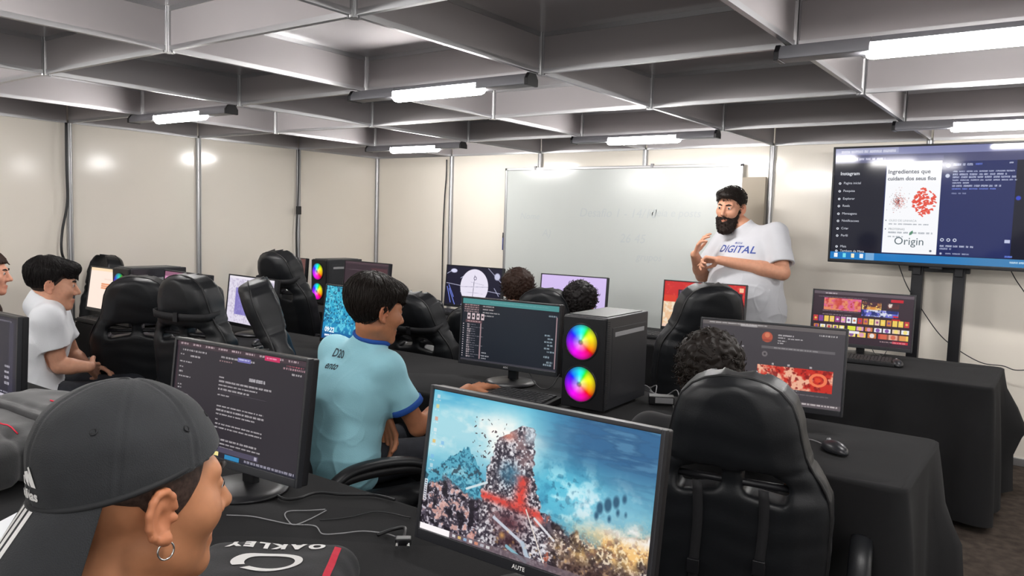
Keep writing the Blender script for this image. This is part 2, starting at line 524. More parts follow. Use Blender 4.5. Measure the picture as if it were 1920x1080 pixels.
t = thing('television_stand', 'black two-post floor stand carrying the television', 'stand', (5.125, -0.24, 0), rz=math.radians(-3))
for s in (-1, 1):
    MB().box((s * 0.115, 0.035, 0.78), (0.065, 0.05, 1.54)).obj('post', M['steel'], t, bevel=0.004)
    MB().box((s * 0.115, 0, 1.3), (0.045, 0.03, 0.30)).obj('bracket', M['steel'], t, bevel=0.003)
MB().box((0, 0.02, 0.03), (0.7, 0.40, 0.05)).obj('foot_plate', M['steel'], t, bevel=0.01)
MB().box((0, 0.035, 1.2), (0.34, 0.03, 0.06)).obj('cross_bar', M['steel'], t, bevel=0.004)

def wpt(px, py, y):
    d = R_ * ((px - 960) / 1455.61) + U_ * ((540 - py) / 1455.61) + F_
    k = (y - CP.y) / d.y
    return CP + d * k
# ------------------------------------------------------------------ tables and black tablecloths
TZ = 0.685

def folding_table(name_label, x0, x1, y0, y1, group):
    t = thing('folding_table', name_label, 'table', ((x0 + x1) / 2, (y0 + y1) / 2, 0), group=group)
    w, d = x1 - x0, y1 - y0
    MB().box((0, 0, TZ - 0.025), (w, d, 0.03)).obj('table_top', M['wood'], t, bevel=0.004)
    for sx in (-1, 1):
        for sy in (-1, 1):
            MB().cyl((sx * (w / 2 - 0.08), sy * (d / 2 - 0.07), 0), (sx * (w / 2 - 0.08), sy * (d / 2 - 0.07), TZ - 0.04), 0.014, n=10).obj('leg', M['steel'], t)
    return t

def tablecloth(x0, x1, y0, y1, label, seed, hem=0.03, ripple=1.0, step=0.045, flare=None):
    rng = np.random.default_rng(seed)
    r = 0.035
    per = []
    def line(a, b):
        n = max(2, int(math.dist(a, b) / step))
        for i in range(n): per.append((a[0] + (b[0] - a[0]) * i / n, a[1] + (b[1] - a[1]) * i / n))
    def arc(cx, cy, a0):
        for i in range(5):
            a = a0 + PI / 2 * i / 5; per.append((cx + r * math.cos(a), cy + r * math.sin(a)))
    line((x0 + r, y0), (x1 - r, y0)); arc(x1 - r, y0 + r, -PI / 2)
    line((x1, y0 + r), (x1, y1 - r)); arc(x1 - r, y1 - r, 0)
    line((x1 - r, y1), (x0 + r, y1)); arc(x0 + r, y1 - r, PI / 2)
    line((x0, y1 - r), (x0, y0 + r)); arc(x0 + r, y0 + r, PI)
    per = np.array(per); n = len(per)
    nxt = np.roll(per, -1, 0) - np.roll(per, 1, 0); nrm = np.stack([nxt[:, 1], -nxt[:, 0]], 1); nrm /= np.linalg.norm(nrm, axis=1)[:, None]
    s = np.concatenate([[0], np.cumsum(np.linalg.norm(np.diff(per, axis=0), axis=1))])
    f = np.zeros(n)
    for k in range(9):
        wv = rng.uniform(0.10, 0.55); f += np.sin(2 * PI * s / wv + rng.uniform(0, 6.3) + 0.8 * np.sin(s * 2.1 + k)) * rng.uniform(0.3, 1) * wv ** 0.5
    f = np.clip(f / (2 * f.std()), -1.15, 1.15)
    # more drape at the corners
    cdist = np.min([np.hypot(per[:, 0] - cx, per[:, 1] - cy) for cx in (x0, x1) for cy in (y0, y1)], axis=0)
    corner = np.exp(-(cdist / 0.16) ** 2)
    zt = TZ
    levels = [(0.004, 0.0), (0.0, 0.0), (-0.012, 0.02), (-0.04, 0.10), (-0.10, 0.25), (-0.2, 0.45), (-0.32, 0.65), (-0.45, 0.82), (-0.56, 0.93), (hem - TZ, 1.0)]
    V = []; F = []
    for li, (dz, a) in enumerate(levels):
        out = (0.006 if li else -0.004) + a * (0.022 + 0.045 * ripple * f + 0.055 * corner * (0.6 + 0.4 * np.sin(s * 23)))
        if flare is not None:
            fx, fy, amp, z0f = flare
            g = np.exp(-(np.hypot(per[:, 0] - fx, per[:, 1] - fy) / 0.10) ** 2) * math.exp(-((zt + dz - z0f) / 0.10) ** 2)
            out = out + amp * g
        p = per + nrm * out[:, None]
        V += [(x, y, zt + dz + (0.012 * f[i] * a if li == len(levels) - 1 else 0)) for i, (x, y) in enumerate(p)]
    L = len(levels)
    for li in range(L - 1):
        for i in range(n):
            j = (i + 1) % n
            F.append((li * n + i, (li + 1) * n + i, (li + 1) * n + j, li * n + j))
    # top sheet as a grid with faint wrinkles
    nx, ny = int((x1 - x0) / 0.06) + 1, int((y1 - y0) / 0.06) + 1
    b = len(V)
    gx = np.linspace(x0 + r * 0.3, x1 - r * 0.3, nx); gy = np.linspace(y0 + r * 0.3, y1 - r * 0.3, ny)
    for x in gx:
        for y in gy:
            e = min(x - x0, x1 - x, y - y0, y1 - y)
            w = min(1, e / 0.12)
            V.append((x, y, zt + 0.0045 + w * 0.0035 * (math.sin(x * 9 + 2 * math.sin(y * 7 + seed)) + math.sin(x * 4.1 - y * 11 + seed) - 0.6)))
    for i in range(nx - 1):
        for j in range(ny - 1):
            F.append((b + i * ny + j, b + (i + 1) * ny + j, b + (i + 1) * ny + j + 1, b + i * ny + j + 1))
    F.append(tuple(range(n)))
    o = mesh_obj('tablecloth', V, F, M['cloth'], None, smooth=True)
    return tag(o, label, 'tablecloth', 'black tablecloths')

ROWS = {
    'front': (2.25, 5.30, -5.02, -4.25), 'middle': (0.66, 5.46, -3.28, -2.61),
    'back': (1.92, 5.53, -1.38, -0.65), 'side': (0.16, 1.86, -1.78, -1.08),
}
tablecloth(*ROWS['front'], 'black tablecloth on the nearest table row, under the black and red backpack', 3)
tablecloth(*ROWS['middle'], 'black tablecloth on the middle table row, where the boy in light blue sits', 5, flare=(5.46, -2.70, 0.07, 0.30))
tablecloth(*ROWS['back'], 'black tablecloth on the table row before the bearded man', 8, flare=(5.53, -0.67, 0.10, 0.40))
tablecloth(*ROWS['side'], 'black tablecloth on the short table in the far left corner', 11)
for key, lab in (('front', 'nearest row'), ('middle', 'middle row'), ('back', 'row before the bearded man'), ('side', 'far left corner')):
    x0, x1, y0, y1 = ROWS[key]
    n = max(1, round((x1 - x0) / 1.7))
    for i in range(n):
        a = x0 + (x1 - x0) * i / n; b_ = x0 + (x1 - x0) * (i + 1) / n
        folding_table('folding table hidden under the black tablecloth of the ' + lab, a + 0.02, b_ - 0.02, y0 + 0.02, y1 - 0.02, 'folding tables of the ' + lab)

# ------------------------------------------------------------------ gaming chair
BH = 0.75                                                    # backrest height
TPROF = np.array([0, .012, .03, .06, .10, .15, .20, .24, .275, .31, .36, .50, .62, .70, .735, .75])
WPROF = np.array([.040, .085, .118, .146, .162, .172, .184, .205, .230, .244, .250, .248, .236, .222, .205, .16])

def halfw(z):
    return np.interp(BH - z, TPROF, WPROF)

def back_sdf(P):
    x, y, z = P[:, 0], P[:, 1], P[:, 2]
    ax = np.abs(x)
    w = halfw(np.clip(z, 0, BH))
    d2 = np.maximum((ax - w) * 0.86, np.maximum(z - BH, -z))
    wing = np.clip((ax - (w - 0.085)) / 0.085, 0, 1) ** 1.5
    yc = 0.048 * wing + 0.02 * np.sin(np.clip(z / BH, 0, 1) * 2.6) - 0.015
    th = 0.042 + 0.014 * np.exp(-((z - BH + 0.12) / 0.11) ** 2) + 0.010 * wing - 0.012 * np.exp(-((z - BH + 0.28) / 0.03) ** 2)
    q1, q2 = d2 + 0.03, np.abs(y - yc) - th + 0.03
    d = np.sqrt(np.maximum(q1, 0) ** 2 + np.maximum(q2, 0) ** 2) + np.minimum(np.maximum(q1, q2), 0) - 0.03
    for s in (-1, 1):
        hx, hz = x - s * 0.085, z - BH + 0.285 + 0.18 * (ax - 0.085)
        h2 = np.hypot(np.maximum(np.abs(hx) - 0.038, 0), np.maximum(np.abs(hz) - 0.012, 0)) - 0.020
        d = smax(d, -h2, 0.018)
    # soft horizontal seam under the headrest
    d = d + 0.004 * np.exp(-((z - BH + 0.225 + 0.03 * (1 - (x / 0.2) ** 2)) / 0.008) ** 2)
    # wrinkles
    d = d + 0.0016 * wob(P * np.array([1, 1, 2.2], np.float32), 28)
    return d * 0.8

def seat_sdf(P):
    d = rbox(P, (0, 0, 0), (0.24, 0.245, 0.055), 0.05)
    bol = np.minimum(cap(P, (-0.215, -0.2, 0.035), (-0.215, 0.2, 0.03), 0.048), cap(P, (0.215, -0.2, 0.035), (0.215, 0.2, 0.03), 0.048))
    return smin(d, bol, 0.04) + 0.0015 * wob(P, 24)

BV, BF = surf(back_sdf, (-0.29, -0.12, -0.05), (0.29, 0.17, 0.85), 0.0095)
SV, SF = surf(seat_sdf, (-0.31, -0.3, -0.11), (0.31, 0.3, 0.13), 0.014)

def tilt(pts, rec):
    c, s = math.cos(rec), math.sin(rec)
    return [(p[0], p[1] * c - p[2] * s, p[1] * s + p[2] * c) for p in pts]

def make_chair():
    """gaming chair facing +y, origin on the floor below the seat centre, seat top at about 0.45 m"""
    t = thing('gaming_chair', 'x', 'chair')
    seat = np_obj('seat', SV + np.array([0, 0.02, 0.395], np.float32), SF, M['pu'], t)
    piv = np.array([0, -0.235, 0.355]); rec = math.radians(7)
    def pos(pts): return np.array(tilt(pts, rec)) + piv
    np_obj('backrest', pos(BV), BF, M['pu'], t)
    # piping along both rims of the backrest outline
    z = np.concatenate([np.linspace(0.06, BH - 0.1, 26), BH - np.array([.08, .06, .045, .03, .02, .012, .006, .002])])
    out = [(halfw(a) - 0.006, a) for a in z]
    out += [(x, BH - 0.001) for x in (0.03, 0, -0.03)] + [(-a, b) for a, b in reversed(out)]
    rim = []
    for x, a in out:
        wing = 1.0
        yc = 0.048 + 0.02 * math.sin(a / BH * 2.6) - 0.015
        th = 0.042 + 0.014 * math.exp(-((a - BH + 0.12) / 0.11) ** 2) + 0.010
        rim.append((x, yc - th + 0.012, a))
    MB().tube(pos(rim), 0.0045, 6).obj('piping', M['piping'], t, smooth=True)
    # back frame bar seen through the openings, recliner hinges
    MB().tube(pos([(-0.17, 0.0, BH - 0.288), (0.17, 0.0, BH - 0.288)]), 0.010, 8).obj('frame_bar', M['steel'], t, smooth=True)
    for s in (-1, 1):
        h = MB().prism([(-0.075, -0.05), (0.07, -0.045), (0.085, 0.0), (0.04, 0.045), (-0.03, 0.12), (-0.075, 0.13), (-0.095, 0.06)], s * 0.262 - 0.012, s * 0.262 + 0.012, 'x').obj('hinge_cover', M['matte'], t, bevel=0.006)
        h.location = (0, -0.21, 0.40)
        # loop armrest
        loop = spline([(s * 0.265, -0.15, 0.37), (s * 0.30, -0.19, 0.45), (s * 0.315, -0.20, 0.51), (s * 0.318, -0.13, 0.565), (s * 0.318, 0.02, 0.58), (s * 0.318, 0.15, 0.565), (s * 0.316, 0.20, 0.51), (s * 0.30, 0.19, 0.44), (s * 0.265, 0.15, 0.37)], 6)
        arm = MB().tube(loop, 0.019, 10).obj('armrest', M['black'], t, smooth=True)
        pad = MB().tube(spline([(s * 0.318, -0.185, 0.545), (s * 0.318, -0.11, 0.595), (s * 0.318, 0.02, 0.608), (s * 0.318, 0.14, 0.590), (s * 0.318, 0.205, 0.535)], 7), [0.018] + [0.03] * 27 + [0.018], 12, flat=0.55)
        pad.obj('arm_pad', M['pu'], arm, smooth=True)
    MB().cyl((0, 0, 0.09), (0, 0, 0.26), 0.03, n=16).cyl((0, 0, 0.24), (0, 0, 0.34), 0.018, n=16).obj('gas_lift', M['steel'], t, smooth=False)
    MB().box((0, 0, 0.335), (0.2, 0.24, 0.03)).obj('seat_plate', M['steel'], t, bevel=0.004)
    st = MB()
    for k in range(5):
        a = 2 * PI * k / 5 + 0.3; c, s = math.cos(a), math.sin(a)
        st.tube([(0.02 * c, 0.02 * s, 0.115), (0.17 * c, 0.17 * s, 0.10), (0.30 * c, 0.30 * s, 0.075)], [0.032, 0.026, 0.016], 8, flat=0.8)
    st.obj('star_base', M['matte'], t, smooth=True)
    for k in range(5):
        a = 2 * PI * k / 5 + 0.3; c, s = math.cos(a), math.sin(a)
        w = MB()
        for q in (-0.017, 0.017):
            w.cyl((0.30 * c - s * (q - 0.009), 0.30 * s + c * (q - 0.009), 0.03), (0.30 * c - s * (q + 0.009), 0.30 * s + c * (q + 0.009), 0.03), 0.03, n=16)
        w.cyl((0.30 * c, 0.30 * s, 0.03), (0.30 * c, 0.30 * s, 0.08), 0.009, n=8)
        w.obj('caster', M['matte'], t)
    return t, pos

chair0, chair_pos = make_chair()

def pillow_sdf(P):
    x = P[:, 0]
    d = rbox(P, (0, 0, 0), (0.135, 0.04, 0.075), 0.035)
    return d + 0.35 * np.abs(x) ** 2 * 0.2 + 0.003 * wob(P, 26)

PV, PF = surf(pillow_sdf, (-0.18, -0.08, -0.12), (0.18, 0.08, 0.12), 0.01)

def add_pillow(t):
    """head pillow on the front of the headrest with its strap round the back"""
    p = np_obj('head_pillow', chair_pos(PV + np.array([0, 0.105, BH - 0.14], np.float32)), PF, M['pu'], t)
    loop = []
    for k in range(40):
        a = 2 * PI * k / 40
        x = 0.192 * math.cos(a); y = 0.012 + 0.082 * math.sin(a)
        x = max(-0.182, min(0.182, x * 1.12)); 
        loop.append((x, y, BH - 0.188))
    V = []; F = []
    for q in (-0.018, 0.018):
        for (x, y, z) in loop: V.append((x, y, z + q))
    n = len(loop)
    for i in range(n): F.append((i, (i + 1) % n, n + (i + 1) % n, n + i))
    s = mesh_obj('strap', chair_pos(V), F, M['matte'], p, smooth=True)
    sd = s.modifiers.new('thick', 'SOLIDIFY'); sd.thickness = 0.003
    MB().box(tuple(chair_pos([(0.02, -0.073, BH - 0.188)])[0]), (0.03, 0.008, 0.045)).obj('buckle', M['black'], p, bevel=0.002)

def add_straps(t):
    """two lumbar straps hanging from the openings down the back"""
    for x, ln_ in ((-0.085, 0.30), (0.085, 0.26)):
        pts = []
        for k in range(12):
            q = k / 11; a = BH - 0.285 - ln_ * q
            pts.append((x + 0.004 * math.sin(q * 5), -0.052 + 0.024 * math.sin(a / BH * 2.6) - 0.012, a))
        pp = chair_pos(pts)
        V = []; F = []
        for i, p in enumerate(pp):
            V += [(p[0] - 0.013, p[1], p[2]), (p[0] + 0.013, p[1], p[2])]
            if i: F.append((2 * i - 2, 2 * i - 1, 2 * i + 1, 2 * i))
        s = mesh_obj('lumbar_strap', V, F, M['matte'], t, smooth=True)
        sd = s.modifiers.new('thick', 'SOLIDIFY'); sd.thickness = 0.004
        b = pp[9]
        MB().box((b[0], b[1] - 0.006, b[2]), (0.034, 0.014, 0.04)).obj('buckle', M['black'], s, bevel=0.003)

def ray(px, py):
    return R_ * ((px - 960) / 1455.61) + U_ * ((540 - py) / 1455.61) + F_
def wd(px, py, depth):
    return CP + ray(px, py) * depth
def seat_spot(px, py, ztop, hd, extra=0.0):
    """floor spot of a chair whose headrest tops out at height ztop on that sight line"""
    rec = math.radians(7 + extra)
    d = ray(px, py); p = CP + d * ((ztop - CP.z) / d.z)
    h = math.radians(hd); off = 0.235 + BH * math.sin(rec) - 0.02
    return p.x - off * math.sin(h), p.y + off * math.cos(h), ztop - (0.355 + BH * math.cos(rec))

CHAIRS = [
    # x, y, z drop, heading (deg, 0 = facing the back wall, minus = turned right), pillow, straps, label
    (*seat_spot(1383, 703, 1.02, 10), 10, False, True, 'large black gaming chair with lumbar straps, right beside the bright battle picture monitor'),
    (3.615, -3.655, -0.05, -21, False, False, 'black gaming chair with loop armrest under the boy in the light blue shirt'),
    (*seat_spot(474, 528, 1.105, -36, 12), -36, False, False, 'black gaming chair turned side on, in front of the white and purple monitor'),
    (*seat_spot(345, 516, 1.10, 10), 10, True, False, 'black gaming chair with a strapped head pillow, in front of the pink topped monitor'),
    (*seat_spot(256, 519, 1.055, 46), 46, False, False, 'black gaming chair right of the boy in white, before the tower with purple fans'),
    (1.72, -3.97, -0.05, -25, False, False, 'black gaming chair under the boy in the white shirt'),
    (0.70, -4.20, -0.06, -30, False, False, 'black gaming chair of the long haired person at the left photo edge'),
    (*seat_spot(512, 473, 1.15, 2, 10), 2, True, False, 'tall black gaming chair before the orange and turquoise picture monitor by the corner'),
    (*seat_spot(770, 552, 0.975, -2, 10), -2, True, False, 'black gaming chair beside the light blue boy, at the back table row'),
    (*seat_spot(1020, 542, 1.01, 16), 16, False, False, 'black gaming chair of the dark curly haired person facing the lilac monitor'),
    (*seat_spot(885, 575, 0.90, 16), 16, False, False, 'low black gaming chair of the brown haired person at the radar picture monitor'),
    (*seat_spot(1340, 536, 1.115, 46, 6), 46, False, False, 'black gaming chair below the bearded man, in front of the red page monitor'),
    (*seat_spot(206, 479, 1.08, 176), 176, False, False, 'black gaming chair at the left wall, its top showing behind the peach monitor'),
    (4.78, -5.42, 0.0, -5, False, False, 'black gaming chair of the boy in the black cap'),
]
chair_objs = []
for i, (x, y, dz, hd, pil, st, lab) in enumerate(CHAIRS):
    o = chair0 if i == 0 else copy_tree(chair0)
    o.location = (x, y, 0); o.rotation_euler = (0, 0, math.radians(hd))
    o['label'] = lab; o['group'] = 'black gaming chairs'
    chair_objs.append((o, pil, st, dz))
for o, pil, st, dz in chair_objs:
    if pil: add_pillow(o)
    if st: add_straps(o)
    lab = o['label']
    ex = 4 if 'loop armrest' in lab else 12 if "side on" in lab else 10 if ('tall black' in lab or 'beside the light blue' in lab) else 6 if 'below the bearded' in lab else 0
    if ex:                                              # this backrest is let further down
        Q = Matrix.Translation((0, -0.235, 0.355)) @ Matrix.Rotation(math.radians(ex), 4, 'X') @ Matrix.Translation((0, 0.235, -0.355))
        if 'loop armrest' in lab: Q = Matrix.Translation((0, 0, -0.12)) @ Q
        for ch in o.children:
            if ch.name.startswith(('backrest', 'piping', 'frame_bar', 'head_pillow')):
                ch.matrix_basis = Q @ ch.matrix_basis
    if dz:                                              # gas lift height: everything above the star base moves
        for ch in o.children:
            if not ch.name.startswith(('star_base', 'caster')):
                ch.location.z += dz

# ------------------------------------------------------------------ monitors
def make_monitor(label, x, y, zc, yaw, tilt_, W, Hh, paint, base='disc', rows=None, group='computer monitors', text=None, bright=1.0):
    """paint(w, h) returns an array (h, w, 3) of linear colours, row 0 at the top"""
    t = thing('computer_monitor', label, 'monitor', (x, y, TZ + 0.008), rz=yaw, group=group)
    up = zc - TZ - 0.008
    Mx = Matrix.Rotation(-tilt_, 3, 'X')
    def T(p): return tuple(Mx @ Vector(p) + Vector((0, 0, up)))
    def Tm(mb): mb.v = [T(v) for v in mb.v]; return mb
    bx, bt, bb = 0.008, 0.008, 0.020
    Tm(MB().box((0, 0.018, 0), (W - 0.002, 0.022, Hh - 0.002)).box((0, 0.036, -0.03), (W * 0.55, 0.03, Hh * 0.5))).obj('back_shell', M['black'], t, bevel=0.004)
    fr = MB()
    for s in (-1, 1): fr.box((s * (W / 2 - bx / 2), 0, 0), (bx, 0.016, Hh))
    fr.box((0, 0, Hh / 2 - bt / 2), (W - 2 * bx, 0.016, bt)); fr.box((0, 0, -Hh / 2 + bb / 2), (W - 2 * bx, 0.016, bb))
    bz = Tm(fr).obj('bezel', M['case'], t, bevel=0.0015)
    sw, sh = W - 2 * bx, Hh - bt - bb
    n = rows or 300
    img = paint(n, max(8, int(n * sh / sw)))
    h, w = img.shape[:2]
    xs = np.linspace(-sw / 2, sw / 2, w + 1); zs = np.linspace(Hh / 2 - bt, -Hh / 2 + bb, h + 1)
    # one quad per picture cell, coloured per face corner
    gx, gz = np.meshgrid(xs, zs)
    V = np.stack([gx.ravel(), np.full(gx.size, -0.003), gz.ravel()], 1)
    V = V @ np.array(Mx).T + np.array([0, 0, up])
    i = np.arange(h * w); r_, c_ = i // w, i % w
    a = r_ * (w + 1) + c_
    F = np.stack([a + w + 1, a + w + 2, a + 1, a], 1)
    o = np_obj('screen', V, F, None, t, smooth=False)
    ca = o.data.color_attributes.new('paint', 'FLOAT_COLOR', 'CORNER')
    cols = np.ones((h * w, 4, 4), np.float32); cols[:, :, :3] = img.reshape(-1, 1, 3)
    ca.data.foreach_set('color', cols.ravel())
    o.data.materials.append(SCREEN_MAT if bright == 1.0 else emit_attr('bright_screen', SCREEN_GAIN * bright))
    # neck and foot
    MB().box((0, 0.052, up * 0.5), (0.045, 0.022, up * 1.0)).obj('stand_neck', M['black'], t, bevel=0.004)
    if base == 'disc':
        MB().lathe([(0.001, 0.016), (0.085, 0.013), (0.112, 0.006), (0.114, 0.0), (0.001, 0.0)][::-1], (0, 0.03, 0), 40).obj('stand_foot', M['black'], t, smooth=True)
    if text:
        vs, fs = text_mesh(text, 0.0105, bold=0.0002, spacing=1.1)
        mesh_obj('logo', [T((v[0], -0.0086, -Hh / 2 + bb / 2 + v[1])) for v in vs], fs, M['whiteprint'], bz)
    return t, T

# ------------------------------------------------------------------ computer towers
def fan_paint(V):
    """rainbow ring colours round the fan centre"""
    import colorsys
    ang = np.arctan2(V[:, 2], V[:, 0])
    r = np.hypot(V[:, 0], V[:, 2])
    hue = np.interp(ang, [-PI, -2.2, -1.5, -0.9, -0.3, 0.2, 0.8, 1.3, 1.8, 2.4, PI], [.72, .83, .90, .97, 1.06, 1.13, 1.2, 1.42, 1.55, 1.66, 1.72]) % 1
    sat = np.clip(0.55 + 0.7 * r / 0.055, 0, 1)
    return np.array([colorsys.hsv_to_rgb(a, b, 1.0) for a, b in zip(hue, sat)])

def make_tower(label, x, y, yaw, fan_gain=1.0):
    W, D, Hh = 0.185, 0.375, 0.362
    t = thing('computer_tower', label, 'computer', (x, y, TZ + 0.009), rz=yaw, group='computer towers with lit fans')
    # origin at the front left foot; front face at y = 0 looking to -y
    MB().box2((0, 0.012, 0.012), (W, D, Hh)).obj('case_body', M['case'], t, bevel=0.004)
    MB().box2((0.004, 0.0, 0.012), (W - 0.004, 0.014, Hh - 0.004)).obj('front_panel', M['black'], t, bevel=0.004)
    v = MB()
    for k in range(46):
        z = 0.03 + k * 0.007
        v.box2((W - 0.0005, 0.010, z), (W + 0.0015, 0.032, z + 0.003))
    v.obj('side_vents', M['matte'], t)
    sp = MB().box2((W - 0.001, 0.055, 0.045), (W + 0.0012, D - 0.02, Hh - 0.04)).obj('side_panel', M['case'], t, bevel=0.001)
    MB().box2((W, 0.075, Hh - 0.075), (W + 0.003, D - 0.04, Hh - 0.058)).obj('handle_groove', M['greyplastic'], sp, bevel=0.001)
    MB().box2((0.012, 0.03, Hh - 0.001), (W - 0.012, D - 0.03, Hh + 0.004)).obj('top_filter', M['pu_grey'], t, bevel=0.002)
    for sx in (0.03, W - 0.03):
        for sy in (0.05, D - 0.05):
            MB().cyl((sx, sy, 0), (sx, sy, 0.014), 0.012, n=12).obj('foot', M['matte'], t)
    for zc in (0.265, 0.105):
        V = [(0, -0.004, 0)]; F = []
        NR, NA = 10, 64
        for r in range(1, NR + 1):
            for k in range(NA):
                a = 2 * PI * k / NA; rr = 0.066 * r / NR
                V.append((rr * math.cos(a), -0.004 - 0.006 * (1 - (r / NR) ** 2), rr * math.sin(a)))
        V[0] = (0, -0.010, 0)
        for k in range(NA): F.append((0, 1 + k, 1 + (k + 1) % NA))
        for r in range(NR - 1):
            for k in range(NA):
                a = 1 + r * NA; F.append((a + k, a + NA + k, a + NA + (k + 1) % NA, a + (k + 1) % NA))
        V = np.array(V)
        c = fan_paint(V)
        rr = np.hypot(V[:, 0], V[:, 2])
        blade = 0.95 + 0.05 * np.cos(7 * np.arctan2(V[:, 2], V[:, 0]) + rr * 60)
        c = c * (blade * np.where(rr < 0.012, 0.35, 1.0) * np.clip((0.072 - rr) / 0.022, 0.10, 1))[:, None]
        o = mesh_obj('fan', V + np.array([W / 2 - 0.006, 0, zc]), F, None, t, smooth=True)
        ca = o.data.color_attributes.new('paint', 'FLOAT_COLOR', 'POINT')
        cc = np.ones((len(V), 4), np.float32); cc[:, :3] = c * fan_gain
        ca.data.foreach_set('color', cc.ravel())
        o.data.materials.append(FAN_MAT)
        hub = MB().tube([(W / 2 - 0.006 + 0.069 * math.cos(2 * PI * k / 40), -0.001, zc + 0.069 * math.sin(2 * PI * k / 40)) for k in range(40)], 0.003, 6, closed=True).obj('fan_ring', M['black'], o, smooth=True)
    return t

# ------------------------------------------------------------------ keyboards and mice
def make_keyboard(label, x, y, yaw=0.0, w=0.43):
    t = thing('keyboard', label, 'keyboard', (x, y, TZ + 0.008), rz=yaw, group='black keyboards')
    MB().prism([(-0.07, 0.0), (0.07, 0.0), (0.07, 0.026), (-0.07, 0.016)], -w / 2, w / 2, 'x').obj('keyboard_body', M['matte'], t, bevel=0.003)
    k = MB()
    for r in range(6):
        yy = -0.055 + r * 0.0215; zz = 0.0185 + (r * 0.0215) * 0.0715
        n = 21 if r else 14
        for c in range(n):
            xx = -w / 2 + 0.018 + (w - 0.036) * (c + 0.5) / n
            k.box((xx, yy, zz + 0.002), ((w - 0.036) / n - 0.003, 0.017, 0.007))
    k.obj('keys', M['keys'], t)
    return t
M['keys'] = mat('dark_grey_keys', (0.035, 0.035, 0.038), 0.5)

def mouse_sdf(P):
    d = ell(P, (0, 0, 0.006), (0.031, 0.056, 0.030))
    return smax(d, -P[:, 2], 0.006)
MV, MF = surf(mouse_sdf, (-0.05, -0.08, -0.02), (0.05, 0.08, 0.05), 0.005)

def make_mouse(label, x, y, yaw=0.0, cord=None):
    t = thing('computer_mouse', label, 'mouse', (x, y, TZ + 0.008), rz=yaw, group='black computer mice')
    np_obj('mouse_body', MV, MF, M['case'], t)
    MB().cyl((-0.004, 0.03, 0.029), (0.004, 0.03, 0.029), 0.008, n=12).obj('scroll_wheel', M['greyplastic'], t, smooth=True)
    if cord:
        MB().tube(spline([(0, 0.055, 0.008)] + cord, 8), 0.0018, 6).obj('cord', M['greyplastic'], t, smooth=True)
    return t
# ------------------------------------------------------------------ pictures shown on the screens (drawn here, cell by cell)
SCREEN_GAIN = 1.0 / (2 ** EXPO)
SCREEN_MAT = emit_attr('lit_screen', SCREEN_GAIN)
FAN_MAT = emit_attr('lit_fan', SCREEN_GAIN * 1.0)

def vnoise(w, h, cx, cy, rng):
    g = rng.random((cy + 2, cx + 2))
    x = np.linspace(0, cx, w, endpoint=False); y = np.linspace(0, cy, h, endpoint=False)
    xi = x.astype(int); yi = y.astype(int); fx = x - xi; fy = y - yi
    fx = fx * fx * (3 - 2 * fx); fy = (fy * fy * (3 - 2 * fy))[:, None]
    a = g[yi][:, xi]; b = g[yi][:, xi + 1]; c = g[yi + 1][:, xi]; d = g[yi + 1][:, xi + 1]
    return (a * (1 - fx) + b * fx) * (1 - fy) + (c * (1 - fx) + d * fx) * fy

def fbm(w, h, c, seed, octv=5, asp=1.0):
    rng = np.random.default_rng(seed); o = np.zeros((h, w)); a = 1.0; t = 0
    for i in range(octv):
        o += a * vnoise(w, h, max(1, int(c * 2 ** i)), max(1, int(c * 2 ** i * asp)), rng); t += a; a *= 0.55
    return o / t

